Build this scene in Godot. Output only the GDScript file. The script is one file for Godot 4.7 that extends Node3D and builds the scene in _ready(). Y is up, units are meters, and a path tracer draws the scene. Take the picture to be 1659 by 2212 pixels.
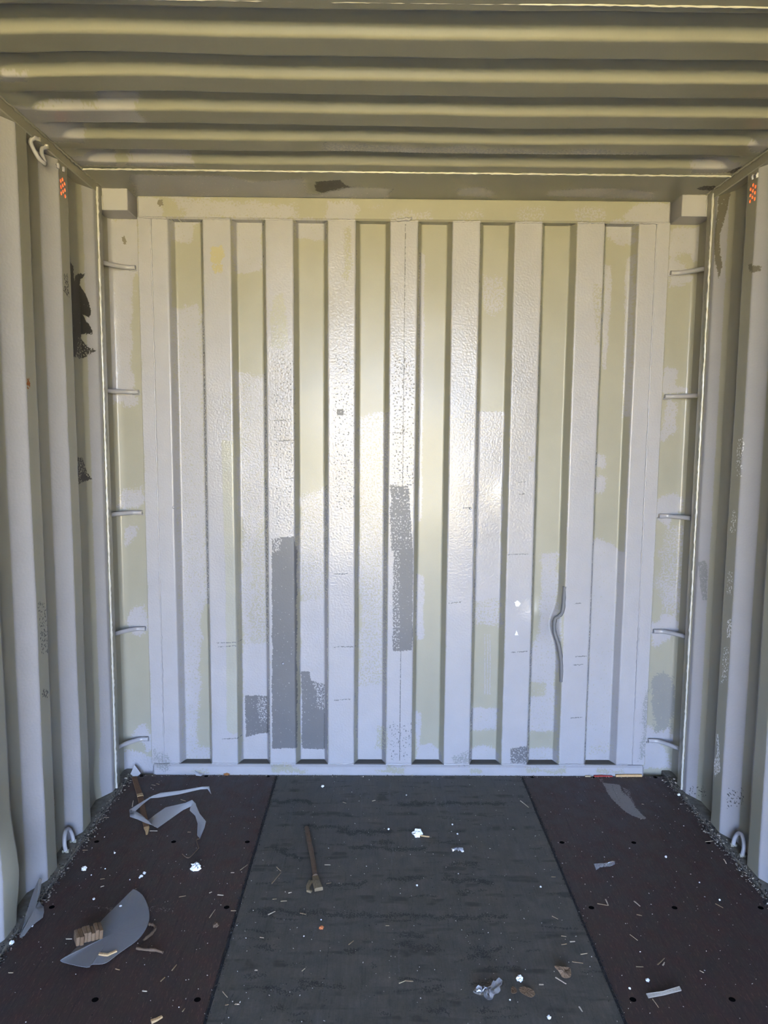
extends Node3D
# The inside of an empty shipping container, seen from its middle towards the closed end.
# Metres; x right, y up, floor at y 0; front faces of the end wall's ribs at z 0; open doors at z 5.9 behind the camera.

const HALF := 1.172      # half the clear width between the side walls' inner faces
const DEPTH := 0.036     # depth of the side walls' corrugation
const LONG := 5.88       # where the container is open
const ROOF := 2.402      # underside of the roof sheet's low flats

# paint patches: [kind, raggedness in metres, how dry the brush was, outline in metres]
const END_PATCHES := [
	["old",0.001,0,[-1.066,2.314,1.066,2.314,1.066,2.42,-1.066,2.42]],
	["fresh",0.001,0,[-1.066,-0.01,1.066,-0.01,1.066,0.045,-1.066,0.045]],
	["old",0.012,0.3,[-0.9,0.012,-0.82,0.012,-0.82,0.04,-0.9,0.04]],
	["old",0.012,0.3,[-0.55,0.012,-0.4,0.012,-0.4,0.04,-0.55,0.04]],
	["old",0.012,0.3,[-0.1,0.012,0.02,0.012,0.02,0.04,-0.1,0.04]],
	["old",0.012,0.3,[0.3,0.012,0.36,0.012,0.36,0.04,0.3,0.04]],
	["old",0.012,0.3,[0.55,0.012,0.72,0.012,0.72,0.04,0.55,0.04]],
	["old",0.012,0.3,[0.86,0.012,0.98,0.012,0.98,0.04,0.86,0.04]],
	["fresh",0.012,0.12,[-0.94,2.315,-0.859,2.316,-0.861,2.236,-0.941,2.235]],
	["fresh",0.012,0.25,[-0.944,1.967,-0.837,1.992,-0.835,1.531,-0.836,0.847,-0.855,0.645,-0.867,0.337,-0.886,0.103,-0.817,0.09,-0.814,0.023,-0.944,0.022,-0.947,1.338]],
	["fresh",0.012,0.45,[-0.904,1.992,-0.819,1.961,-0.802,1.339,-0.806,0.746,-0.842,0.746]],
	["fresh",0.01,0.05,[-0.691,2.317,-0.577,2.319,-0.579,2.118,-0.688,2.113]],
	["fresh",0.014,0.3,[-0.686,1.711,-0.571,1.701,-0.581,1.146,-0.631,0.987,-0.646,0.544,-0.676,0.544]],
	["fresh",0.016,0.5,[-0.633,1.7,-0.568,1.695,-0.563,0.544,-0.646,0.544]],
	["fresh",0.006,0,[-0.678,0.56,-0.558,0.569,-0.559,0.023,-0.685,0.023]],
	["fresh",0.01,0.15,[-0.438,2.32,-0.318,2.321,-0.318,2.249,-0.438,2.247]],
	["fresh",0.018,0.35,[-0.434,1.19,-0.315,1.245,-0.311,0.749,-0.43,0.728]],
	["fresh",0.006,0.02,[-0.43,0.752,-0.311,0.769,-0.308,0.024,-0.429,0.024]],
	["fresh",0.016,0.4,[-0.182,1.537,-0.06,1.557,-0.067,0.991,-0.058,0.34,-0.177,0.36]],
	["fresh",0.006,0,[-0.183,0.377,-0.059,0.386,-0.056,0.025,-0.182,0.025]],
	["old",0.01,0.5,[-0.102,0.204,-0.053,0.204,-0.052,0.093,-0.101,0.093]],
	["fresh",0.005,0.1,[0.061,2.203,0.084,2.194,0.087,1.539,0.087,1.111,0.071,1.091]],
	["fresh",0.006,0.1,[0.068,0.872,0.102,0.86,0.099,0.592,0.07,0.584]],
	["fresh",0.01,0.1,[0.074,0.1,0.128,0.121,0.179,0.085,0.184,0.026,0.072,0.025]],
	["fresh",0.006,0.2,[0.071,0.268,0.096,0.257,0.09,0.102,0.074,0.097]],
	["fresh",0.016,0.45,[0.32,2.112,0.404,2.106,0.412,1.995,0.36,1.949,0.321,1.984]],
	["fresh",0.005,0,[0.311,1.562,0.427,1.562,0.427,0.773,0.316,0.752]],
	["fresh",0.016,0.4,[0.315,0.793,0.426,0.793,0.426,0.647,0.322,0.651]],
	["fresh",0.01,0.12,[0.31,0.279,0.431,0.288,0.433,0.187,0.312,0.178]],
	["fresh",0.01,0.05,[0.305,0.098,0.362,0.12,0.432,0.086,0.437,0.027,0.307,0.026]],
	["fresh",0.014,0.2,[0.592,0.963,0.675,0.975,0.674,0.652,0.686,0.027,0.568,0.027,0.553,0.529,0.592,0.58,0.601,0.693]],
	["old",0.008,0.2,[0.557,0.397,0.634,0.397,0.636,0.335,0.559,0.326]],
	["old",0.008,0.1,[0.559,0.175,0.685,0.176,0.688,0.104,0.561,0.103]],
	["fresh",0.012,0.15,[0.823,2.319,0.933,2.32,0.932,2.249,0.883,2.235,0.854,2.257,0.825,2.284]],
	["fresh",0.006,0.2,[0.818,2.165,0.849,2.156,0.851,1.924,0.843,1.736,0.827,1.735]],
	["fresh",0.006,0.2,[0.908,2.184,0.934,2.203,0.944,1.545,0.921,1.536]],
	["fresh",0.01,0.1,[0.809,1.4,0.857,1.381,0.859,1.332,0.812,1.335]],
	["fresh",0.01,0.1,[0.809,1.292,0.858,1.297,0.859,1.226,0.812,1.218]],
	["fresh",0.012,0.1,[0.8,1.012,0.855,1.026,0.956,0.977,0.993,0.028,0.817,0.028]],
	["old",0.006,0.75,[0.83,0.108,0.932,0.122,0.933,0.083,0.832,0.07]],
	["fresh",0.002,0.35,[0.363,0.61,0.367,0.61,0.373,0.342,0.369,0.342]],
	["fresh",0.002,0.35,[0.375,0.61,0.379,0.61,0.385,0.342,0.381,0.342]],
	["fresh",0.002,0.35,[0.385,0.61,0.389,0.61,0.395,0.342,0.391,0.342]],
	["dark",0.004,0.12,[-0.667,0.336,-0.569,0.33,-0.57,0.171,-0.669,0.145]],
	["fresh",0.012,0.62,[-0.625,0.332,-0.565,0.332,-0.566,0.213,-0.61,0.213]],
	["dark",0.003,0.05,[-0.426,0.44,-0.392,0.442,-0.384,0.401,-0.324,0.385,-0.324,0.092,-0.423,0.092]],
	["fresh",0.012,0.62,[-0.384,0.417,-0.32,0.418,-0.32,0.277,-0.364,0.276]],
	["dark",0.003,0.04,[-0.542,1.028,-0.451,1.037,-0.44,0.976,-0.442,0.116,-0.548,0.114]],
	["fresh",0.008,0.55,[-0.544,1.034,-0.505,1.034,-0.51,0.976,-0.541,0.964]],
	["dark",0.006,0.3,[-0.051,1.258,0.03,1.247,0.045,0.979,-0.041,0.978]],
	["dark",0.003,0.06,[-0.033,0.986,0.049,0.991,0.05,0.549,-0.033,0.548]],
	["fresh",0.004,0.7,[-0.037,0.978,-0.01,0.979,-0.005,0.56,-0.033,0.56]],
	["dark",0.006,0.35,[0.477,0.119,0.554,0.123,0.554,0.048,0.485,0.048]],
	["haze",0.012,0.45,[0.224,0.081,0.299,0.102,0.309,0.047,0.236,0.051]],
	["tape",0.006,0.12,[-0.778,2.207,-0.73,2.211,-0.727,2.165,-0.742,2.136,-0.776,2.139]],
	["tape",0.006,0.3,[-0.776,2.135,-0.731,2.136,-0.728,2.103,-0.758,2.1]],
	["film",0.003,0.06,[-0.746,1.437,-0.691,1.428,-0.687,0.857,-0.696,0.19,-0.714,0.177,-0.742,0.194,-0.738,0.856]],
	["film",0.012,0.35,[-0.528,2.015,-0.494,2.029,-0.473,1.924,-0.469,1.841,-0.488,1.802,-0.537,1.813,-0.54,1.923]],
	["old",0.01,0.45,[-0.248,2.284,-0.215,2.288,-0.211,2.145,-0.226,2.076,-0.241,2.09]],
	["old",0.012,0.6,[0.762,2.078,0.797,2.064,0.804,1.834,0.775,1.843]],
	["old",0.01,0.6,[0.523,1.38,0.543,1.38,0.542,1.351,0.524,1.351]],
	["dark",0.002,0.3,[-0.27,1.565,-0.243,1.565,-0.243,1.541,-0.27,1.541]],
	["white",0.003,0,[0.484,0.76,0.496,0.766,0.508,0.756,0.503,0.742,0.489,0.742]],
	["white",0.002,0,[0.492,0.64,0.5,0.619,0.486,0.619]],
	["dark",0.01,0.93,[-0.537,1.794,-0.451,1.795,-0.451,1.054,-0.536,1.054]],
	["dark",0.01,0.92,[-0.289,1.796,-0.2,1.76,-0.204,1.153,-0.293,1.152]],
	["dark",0.008,0.86,[-0.048,1.799,0.039,1.762,0.045,1.251,-0.047,1.251]],
	["dark",0.008,0.9,[-0.05,0.233,0.054,0.234,0.055,0.068,-0.049,0.067]],
	["old",0.01,0.8,[-0.739,1.625,-0.701,1.625,-0.683,1.342,-0.728,1.342]],
	["dark",0.002,0.35,[0.484,1.27,0.515,1.274,0.515,1.271,0.484,1.267]],
	["dark",0.002,0.35,[0.488,1.22,0.511,1.224,0.511,1.22,0.488,1.217]],
	["dark",0.002,0.35,[0.446,0.966,0.535,0.97,0.535,0.967,0.446,0.963]],
	["dark",0.002,0.35,[0.202,0.758,0.253,0.763,0.253,0.759,0.202,0.755]],
	["dark",0.002,0.35,[-0.779,0.581,-0.681,0.585,-0.681,0.582,-0.779,0.578]],
	["dark",0.002,0.35,[-0.775,0.563,-0.697,0.567,-0.697,0.564,-0.776,0.56]],
	["dark",0.002,0.35,[-0.762,0.156,-0.683,0.161,-0.683,0.157,-0.762,0.153]],
	["dark",0.002,0.35,[-0.281,0.563,-0.191,0.568,-0.19,0.564,-0.281,0.56]],
	["dark",0.002,0.35,[-0.281,0.331,-0.213,0.336,-0.213,0.332,-0.281,0.328]],
	["dark",0.002,0.35,[0.474,0.547,0.541,0.551,0.541,0.547,0.474,0.543]],
	["dark",0.002,0.35,[0.734,0.757,0.765,0.761,0.765,0.758,0.734,0.754]],
	["dark",0.002,0.35,[0.748,0.528,0.795,0.532,0.796,0.528,0.748,0.524]],
	["dark",0.002,0.35,[0.739,0.491,0.783,0.495,0.783,0.492,0.739,0.488]],
	["dark",0.002,0.35,[0.736,0.255,0.788,0.259,0.788,0.256,0.736,0.252]],
	["dark",0.002,0.35,[-0.518,1.435,-0.441,1.439,-0.441,1.436,-0.518,1.432]],
	["dark",0.002,0.35,[-0.492,1.278,-0.45,1.282,-0.45,1.279,-0.492,1.275]],
	["dark",0.002,0.35,[0.255,1.162,0.29,1.166,0.29,1.163,0.255,1.159]],
	["dark",0.002,0.35,[-0.532,1.518,-0.468,1.522,-0.468,1.519,-0.532,1.515]],
	["dark",0.002,0.35,[-0.285,0.879,-0.227,0.883,-0.227,0.879,-0.285,0.876]],
	["dark",0.002,0.35,[-0.056,1.47,0.02,1.475,0.02,1.472,-0.056,1.468]],
	["haze",0.02,0.45,[-1.057,0.126,-0.995,0.064,-0.992,0.022,-1.056,0.022]],
	["haze",0.02,0.45,[1.043,0.361,1.069,0.402,1.072,0.071,1.041,0.05,1.041,0.237]],
	["fresh",0.012,0.04,[-1.245,2.322,-1.069,2.324,-1.068,2.088,-1.107,1.904,-1.114,1.718,-1.096,1.624,-1.104,1.601,-1.271,1.566]],
	["old",0.008,0.15,[-1.102,2.088,-1.082,2.106,-1.068,2.015,-1.083,1.529,-1.105,1.567,-1.105,1.83]],
	["fresh",0.012,0.15,[-1.168,1.62,-1.091,1.601,-1.097,1.567,-1.136,1.562]],
	["fresh",0.016,0.2,[-1.18,1.232,-1.087,1.233,-1.073,1.188,-1.094,1.149,-1.182,1.148]],
	["fresh",0.014,0.25,[-1.165,1.064,-1.111,1.07,-1.117,1.03,-1.163,0.985]],
	["fresh",0.012,0.1,[-1.172,0.659,-1.135,0.73,-1.086,0.736,-1.073,0.634,-1.104,0.598,-1.144,0.603]],
	["fresh",0.012,0.1,[-1.162,0.155,-1.1,0.213,-1.071,0.145,-1.067,0.092,-1.093,0.076,-1.112,0.123]],
	["fresh",0.012,0.03,[-1.225,0.07,-1.174,0.097,-1.109,0.07,-1.063,0.049,-1.065,0.001,-1.228,0.001]],
	["stain",0.003,0,[-1.142,2.245,-1.132,2.251,-1.123,2.237,-1.124,2.219,-1.135,2.222]],
	["fresh",0.012,0.1,[1.075,2.305,1.2,2.306,1.203,2.172,1.174,2.172,1.164,2.203,1.127,2.211,1.1,2.179,1.079,2.183]],
	["fresh",0.012,0.15,[1.075,2.175,1.133,2.179,1.167,2.148,1.181,2.108,1.13,2.072,1.077,2.068]],
	["fresh",0.01,0.08,[1.075,1.752,1.136,1.748,1.135,1.674,1.192,1.66,1.189,1.642,1.09,1.641,1.077,1.655]],
	["fresh",0.012,0.2,[1.1,1.623,1.139,1.604,1.14,1.488,1.1,1.44,1.073,1.449,1.086,1.534]],
	["fresh",0.01,0.05,[1.08,1.208,1.11,1.218,1.148,1.225,1.188,1.199,1.181,1.151,1.135,1.112,1.127,1.069,1.092,1.107,1.071,1.141]],
	["fresh",0.03,0.55,[1.136,1.083,1.193,1.108,1.2,0.767,1.103,0.766,1.084,0.962]],
	["fresh",0.03,0.5,[1.1,0.841,1.192,0.841,1.188,0.713,1.116,0.713]],
	["fresh",0.01,0.05,[1.071,0.668,1.112,0.678,1.116,0.708,1.174,0.708,1.192,0.644,1.123,0.564,1.088,0.564]],
	["haze",0.014,0.1,[1.085,0.418,1.138,0.448,1.188,0.434,1.193,0.241,1.18,0.195,1.112,0.174,1.094,0.342]],
	["fresh",0.012,0.05,[1.073,0.21,1.1,0.215,1.112,0.169,1.18,0.2,1.188,0.138,1.123,0.138,1.165,0.097,1.194,0.02,1.069,0.014]],
	["fresh",0.01,0.05,[-1.067,2.396,-0.964,2.393,-0.963,2.308,-1.069,2.307]],
	["fresh",0.02,0.2,[-0.964,2.397,-0.873,2.398,-0.58,2.372,-0.432,2.374,-0.429,2.314,-0.691,2.311,-0.856,2.309,-0.874,2.343]],
	["fresh",0.012,0.05,[-0.315,2.386,-0.212,2.383,-0.189,2.355,-0.204,2.312,-0.315,2.311]],
	["fresh",0.012,0.6,[-0.149,2.37,-0.092,2.37,-0.092,2.356,-0.149,2.356]],
	["fresh",0.014,0.5,[-0.064,2.339,-0.009,2.361,0.102,2.348,0.114,2.319,-0.06,2.317]],
	["fresh",0.014,0.6,[0.213,2.354,0.315,2.355,0.316,2.321,0.214,2.32]],
	["fresh",0.014,0.6,[0.444,2.365,0.555,2.367,0.557,2.324,0.445,2.323]],
	["fresh",0.014,0.5,[0.676,2.368,0.787,2.369,0.789,2.323,0.678,2.321]],
	["fresh",0.01,0.08,[0.931,2.394,1.068,2.395,1.073,2.304,0.939,2.303,0.863,2.334]],
	["stain",0.003,0,[-0.981,2.382,-0.963,2.384,-0.962,2.361,-0.975,2.356,-0.983,2.365]],
	["old",0.012,0.3,[-1.192,2.402,-1.17,2.402,-1.165,2.361,-1.19,2.343]],
	["old",0.012,0.35,[1.09,2.367,1.126,2.375,1.138,2.323,1.089,2.322]],
]
const LEFT_PATCHES := [
	["tar",0.004,0.02,[0.346,2.072,0.329,2.072,0.297,2.059,0.287,1.988,0.265,1.931,0.276,1.812,0.302,1.739,0.332,1.736,0.335,1.862,0.342,1.937]],
	["tar",0.003,0.02,[0.284,2.029,0.257,2.045,0.226,2.051,0.23,2.04,0.244,2.029,0.246,2.005,0.223,1.974,0.202,1.912,0.212,1.891,0.24,1.898,0.273,1.93,0.295,1.953,0.314,1.965,0.292,1.997]],
	["tar",0.004,0.05,[0.294,1.917,0.253,1.924,0.231,1.882,0.207,1.861,0.199,1.836,0.247,1.824,0.253,1.813,0.304,1.809]],
	["tar",0.006,0.35,[0.304,1.805,0.253,1.811,0.224,1.787,0.188,1.777,0.216,1.76,0.239,1.735,0.285,1.735,0.309,1.75]],
	["tar",0.005,0.55,[0.47,1.998,0.434,2.004,0.427,1.926,0.48,1.939,0.459,1.968]],
	["tar",0.004,0.45,[0.329,1.37,0.275,1.368,0.239,1.309,0.219,1.285,0.269,1.28,0.318,1.27,0.326,1.33]],
	["tar",0.006,0.1,[0.281,1.317,0.241,1.298,0.238,1.287,0.284,1.283,0.304,1.296]],
	["rust",0.004,0.4,[0.772,1.625,0.751,1.63,0.747,1.602,0.766,1.598]],
	["rust",0.006,0.55,[0.698,0.288,0.678,0.278,0.682,0.149,0.703,0.161]],
	["tar",0.004,0.75,[0.76,0.932,0.702,0.918,0.704,0.75,0.75,0.763]],
	["tar",0.004,0.6,[0.76,0.651,0.709,0.624,0.718,0.605,0.756,0.622]],
]
const RIGHT_PATCHES := [
	["stain",0.004,0.1,[0.444,2.058,0.464,2.055,0.473,2.045,0.504,2.036,0.501,2.022,0.472,2.024,0.449,2.038]],
	["white",0.003,0.55,[0.444,0.801,0.477,0.814,0.477,0.747,0.448,0.739]],
	["white",0.003,0.7,[0.43,0.7,0.464,0.71,0.47,0.59,0.422,0.552]],
	["white",0.003,0.5,[0.405,0.238,0.425,0.301,0.409,0.359,0.43,0.369,0.443,0.3,0.46,0.238,0.42,0.192]],
	["white",0.003,0.75,[0.44,1.463,0.481,1.463,0.481,1.329,0.44,1.326]],
	["white",0.003,0.72,[0.43,1.204,0.463,1.207,0.464,1.127,0.423,1.121]],
	["white",0.003,0.75,[0.423,0.976,0.465,0.984,0.466,0.902,0.425,0.893]],
	["stain",0.004,0.1,[0.183,2.377,0.228,2.364,0.215,2.309,0.195,2.206,0.211,2.111,0.197,2.059,0.17,2.212]],
	["haze",0.004,0.3,[0.175,0.97,0.209,0.98,0.216,0.968,0.223,0.825,0.204,0.821]],
	["tar",0.012,0.82,[0.49,0.184,0.567,0.222,0.563,0.162,0.486,0.121]],
	["tar",0.012,0.82,[0.178,0.043,0.275,0.085,0.28,0.045,0.175,0.005]],
]
const ROOF_PATCHES := [
	["fresh",0.012,0.1,[-1.103,0.994,-1.036,0.995,-1.053,0.954,-1.125,0.95]],
	["fresh",0.012,0.05,[-1.165,0.792,-1.08,0.788,-0.933,0.792,-0.898,0.86,-0.847,0.88,-0.79,0.83,-0.814,0.774,-0.802,0.724,-0.809,0.671,-1.021,0.645,-1.058,0.567,-1.067,0.528,-1.168,0.529,-1.18,0.629,-1.182,0.713]],
	["fresh",0.008,0.05,[-1.124,0.63,-1.029,0.633,-1.067,0.523,-1.161,0.529]],
	["fresh",0.008,0.05,[-1.16,0.401,-1.004,0.406,-1.036,0.316,-1.167,0.311]],
	["fresh",0.01,0.1,[-0.967,0.407,-0.907,0.466,-0.809,0.478,-0.756,0.414,-0.768,0.324,-0.995,0.317]],
	["fresh",0.01,0.05,[1.085,0.557,1.123,0.626,1.183,0.512,1.127,0.51]],
	["fresh",0.01,0.1,[0.984,0.369,1.134,0.427,1.203,0.32,1.007,0.314]],
	["fresh",0.02,0.45,[-0.283,0.546,0.789,0.5,0.812,0.438,-0.289,0.466]],
	["tar",0.006,0.05,[-0.35,0.152,-0.336,0.194,-0.247,0.217,-0.237,0.177,-0.212,0.136,-0.212,0.093,-0.232,0.048,-0.254,0.08,-0.318,0.056,-0.345,0.088]],
	["tar",0.004,0.05,[-1.049,0.048,-1.018,0.065,-0.987,0.05,-0.956,0.056,-0.959,0.023,-0.994,0.027,-1.036,-0.003,-1.053,0.014]],
	["fresh",0.02,0.1,[-1.014,0.241,-0.643,0.243,-0.592,0.144,-0.507,-0.008,-1.085,-0.028]],
	["fresh",0.015,0.1,[-0.622,0.169,-0.391,0.227,-0.374,0.043,-0.207,0.136,-0.048,0.12,-0.083,-0.005,-0.695,-0.026]],
	["fresh",0.015,0.1,[0.19,0.128,0.282,0.163,0.355,0.096,0.336,0.039,0.208,0.04]],
	["fresh",0.015,0.15,[0.538,0.118,0.738,0.163,0.966,0.117,0.961,0.032,0.562,0.052]],
	["tar",0.006,0.2,[1.096,0.159,1.116,0.201,1.155,0.192,1.17,0.14,1.113,0.149]],
	["tar",0.006,0.3,[1.13,0.327,1.156,0.383,1.177,0.357,1.159,0.309]],
]
# marks on the floor: [board, kind, raggedness, dryness, outline x, z]
const FLOOR_MARKS := [
	[2,"glue",0.004,0.08,[0.862,0.073,0.93,0.092,0.923,0.152,0.931,0.208,0.931,0.287,0.935,0.328,0.943,0.361,0.93,0.373,0.896,0.345,0.874,0.299,0.856,0.203]],
	[2,"glue",0.006,0.55,[0.929,0.112,0.949,0.138,0.931,0.281,0.931,0.208]],
	[2,"glue",0.006,0.6,[0.852,0.031,0.873,0.038,0.866,0.073,0.855,0.066]],
	[0,"glue",0.01,0.75,[-1.009,0.903,-0.919,0.907,-0.791,0.907,-0.736,0.898,-0.724,0.916,-0.913,0.925]],
	[1,"scuff",0.016,0.22,[-0.366,0.416,-0.208,0.425,-0.208,0.445,-0.364,0.437]],
	[1,"scuff",0.016,0.22,[-0.471,0.563,-0.41,0.579,-0.408,0.597,-0.469,0.582]],
	[1,"scuff",0.016,0.22,[-0.203,0.557,0.078,0.572,0.077,0.591,-0.202,0.576]],
	[1,"scuff",0.016,0.22,[-0.119,0.529,-0.04,0.518,-0.041,0.537,-0.119,0.549]],
	[1,"scuff",0.016,0.22,[0.153,0.662,0.251,0.662,0.248,0.679,0.151,0.679]],
	[1,"scuff",0.016,0.22,[0.117,0.746,0.288,0.759,0.285,0.775,0.115,0.762]],
	[1,"scuff",0.016,0.22,[0.233,0.755,0.283,0.768,0.281,0.784,0.23,0.771]],
	[1,"scuff",0.016,0.22,[-0.056,0.751,0.05,0.746,0.049,0.762,-0.057,0.767]],
	[1,"scuff",0.016,0.22,[-0.266,0.774,-0.134,0.771,-0.134,0.787,-0.265,0.79]],
	[1,"scuff",0.016,0.22,[-0.495,0.911,0.1,0.942,0.098,0.956,-0.492,0.925]],
	[1,"scuff",0.016,0.22,[0.1,0.94,0.31,0.939,0.308,0.953,0.099,0.954]],
	[1,"scuff",0.016,0.22,[0.126,0.822,0.122,0.89,0.121,0.904,0.125,0.837]],
	[1,"scuff",0.016,0.22,[-0.047,1.061,0.084,1.072,0.082,1.084,-0.047,1.074]],
	[1,"scuff",0.016,0.22,[-0.186,1.093,-0.138,1.094,-0.138,1.106,-0.186,1.105]],
	[1,"scuff",0.016,0.22,[-0.317,1.209,-0.254,1.203,-0.253,1.214,-0.316,1.22]],
	[1,"scuff",0.016,0.22,[-0.319,1.23,-0.189,1.228,-0.189,1.239,-0.318,1.241]],
	[1,"scuff",0.016,0.22,[-0.4,1.227,-0.325,1.251,-0.324,1.261,-0.398,1.238]],
	[1,"scuff",0.016,0.22,[0.03,1.233,0.084,1.228,0.083,1.239,0.029,1.244]],
	[1,"scuff",0.016,0.22,[0.158,1.212,0.253,1.212,0.251,1.223,0.156,1.223]],
	[1,"scuff",0.016,0.22,[-0.358,1.302,-0.328,1.302,-0.327,1.312,-0.357,1.312]],
	[1,"scuff",0.016,0.22,[-0.447,1.076,-0.389,1.076,-0.387,1.088,-0.445,1.088]],
	[1,"scuff",0.016,0.22,[-0.519,0.226,-0.357,0.232,-0.355,0.255,-0.516,0.249]],
	[1,"scuff",0.016,0.22,[0.154,0.238,0.423,0.241,0.418,0.265,0.152,0.262]],
	[1,"scuff",0.016,0.22,[-0.008,0.239,0.14,0.239,0.138,0.262,-0.008,0.263]],
	[1,"scuff",0.016,0.22,[0.154,1.308,0.189,1.308,0.187,1.318,0.153,1.318]],
	[1,"scuff",0.016,0.22,[0.038,1.308,0.089,1.313,0.088,1.323,0.037,1.318]],
	[1,"scuff",0.016,0.22,[-0.091,1.319,-0.057,1.324,-0.057,1.334,-0.091,1.328]],
	[1,"scuff",0.016,0.22,[-0.432,0.589,-0.357,0.635,-0.355,0.653,-0.43,0.608]],
	[1,"scuff",0.016,0.22,[-0.031,1.022,0.048,1.029,0.047,1.042,-0.031,1.035]],
	[1,"scuff",0.016,0.22,[0.159,0.818,0.213,0.817,0.211,0.833,0.157,0.833]],
	[1,"scuff",0.016,0.22,[0.156,1.113,0.227,1.113,0.225,1.125,0.155,1.125]],
	[1,"scuff",0.016,0.22,[-0.455,1.191,-0.41,1.191,-0.408,1.201,-0.453,1.201]],
	[1,"scuff",0.016,0.22,[-0.238,0.456,-0.039,0.461,-0.04,0.482,-0.237,0.477]],
	[1,"scuff",0.016,0.22,[-0.119,1.146,-0.1,1.152,-0.1,1.164,-0.119,1.157]],
	[1,"scuff",0.016,0.22,[0.225,1.029,0.226,1.092,0.224,1.105,0.224,1.042]],
	[1,"scuff",0.016,0.22,[0.179,1.079,0.275,1.086,0.273,1.098,0.178,1.091]],
	[1,"scrape",0.006,0.4,[-0.044,0.018,-0.038,0.017,-0.043,0.301,-0.048,0.301]],
	[1,"scrape",0.006,0.4,[-0.287,0.976,-0.282,0.976,-0.279,1.05,-0.283,1.05]],
	[1,"scrape",0.006,0.4,[-0.035,1.068,-0.031,1.068,-0.035,1.196,-0.039,1.196]],
	[1,"scrape",0.006,0.4,[-0.42,0.614,-0.415,0.614,-0.413,0.722,-0.418,0.722]],
	[1,"scrape",0.006,0.4,[0.175,0.193,0.181,0.193,0.178,0.424,0.173,0.424]],
	[1,"scrape",0.006,0.4,[0.317,0.106,0.322,0.106,0.323,0.3,0.317,0.3]],
	[1,"scrape",0.006,0.4,[0.129,0.078,0.135,0.078,0.148,0.339,0.143,0.339]],
	[1,"scrape",0.006,0.4,[-0.043,0.539,-0.038,0.539,-0.041,0.683,-0.046,0.683]],
	[1,"scrape",0.006,0.4,[-0.163,0.167,-0.158,0.167,-0.154,0.353,-0.159,0.353]],
	[1,"scrape",0.006,0.4,[-0.45,0.154,-0.444,0.154,-0.414,0.473,-0.419,0.473]],
]
const SPLINTERS := [
	[-1.139,0.368,-1.12,0.368], [-1.132,0.59,-1.114,0.59], [-0.935,0.463,-0.907,0.463], [-0.883,0.229,-0.86,0.241], [-1.007,0.759,-0.994,0.756], [-0.991,0.801,-0.982,0.795],
	[-0.557,0.708,-0.537,0.676], [-0.724,0.852,-0.704,0.846], [-0.604,0.841,-0.585,0.843], [-0.605,0.953,-0.596,0.914], [-0.658,1.174,-0.651,1.151], [-0.999,1.047,-0.982,1.047],
	[-1.099,1.182,-1.086,1.182], [-0.591,1.318,-0.588,1.307], [-0.715,1.247,-0.702,1.249], [-0.503,1.25,-0.486,1.27], [-0.487,1.296,-0.479,1.294], [-0.462,1.293,-0.451,1.293],
	[-1.037,0.106,-1.02,0.11], [-1.02,0.095,-1.006,0.101], [-1.058,0.286,-1.069,0.239], [-0.794,0.471,-0.782,0.471], [-0.814,1.167,-0.801,1.171], [-0.633,0.832,-0.626,0.826],
	[-0.546,0.92,-0.53,0.92], [-0.677,1.214,-0.67,1.199], [-0.585,0.722,-0.574,0.722], [-0.437,0.689,-0.419,0.713], [-0.44,0.782,-0.418,0.722], [-0.275,0.676,-0.255,0.676],
	[-0.399,0.873,-0.38,0.871], [-0.332,0.931,-0.313,0.936], [-0.429,0.938,-0.41,0.922], [-0.037,1.221,-0.019,1.211], [-0.019,1.211,0.002,1.213], [-0.115,0.238,-0.102,0.23],
	[-0.232,0.247,-0.219,0.255], [-0.426,0.863,-0.413,0.861], [-0.38,0.831,-0.37,0.827], [-0.302,1.176,-0.294,1.165], [-0.463,1.294,-0.452,1.293], [-0.431,1.172,-0.424,1.172],
	[-0.438,1.04,-0.426,1.042], [-0.262,0.782,-0.246,0.777], [0.06,0.014,0.05,0.014], [-0.07,0.988,-0.059,0.988], [-0.178,1.071,-0.164,1.054], [0.482,0.232,0.505,0.285],
	[0.441,0.944,0.456,0.958], [0.438,1.07,0.454,1.067], [0.466,1.058,0.481,1.056], [0.483,1.11,0.503,1.106], [0.451,1.139,0.48,1.145], [0.39,1.199,0.413,1.223],
	[0.652,1.027,0.666,1.052], [0.687,1.151,0.716,1.125], [0.7,1.154,0.71,1.141], [0.626,1.276,0.631,1.305], [0.598,0.883,0.63,0.892], [0.631,0.862,0.63,0.892],
	[0.795,1.174,0.803,1.182], [0.486,0.743,0.5,0.743], [0.719,0.871,0.729,0.896], [1.098,0.529,1.129,0.523], [0.972,0.883,0.987,0.903], [1.114,0.639,1.11,0.665],
	[0.964,0.256,0.972,0.259], [0.624,1.158,0.644,1.159], [0.339,1.225,0.351,1.225], [0.447,1.033,0.461,1.036], [0.704,0.936,0.718,0.941], [0.426,1.302,0.43,1.318]
]
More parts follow.
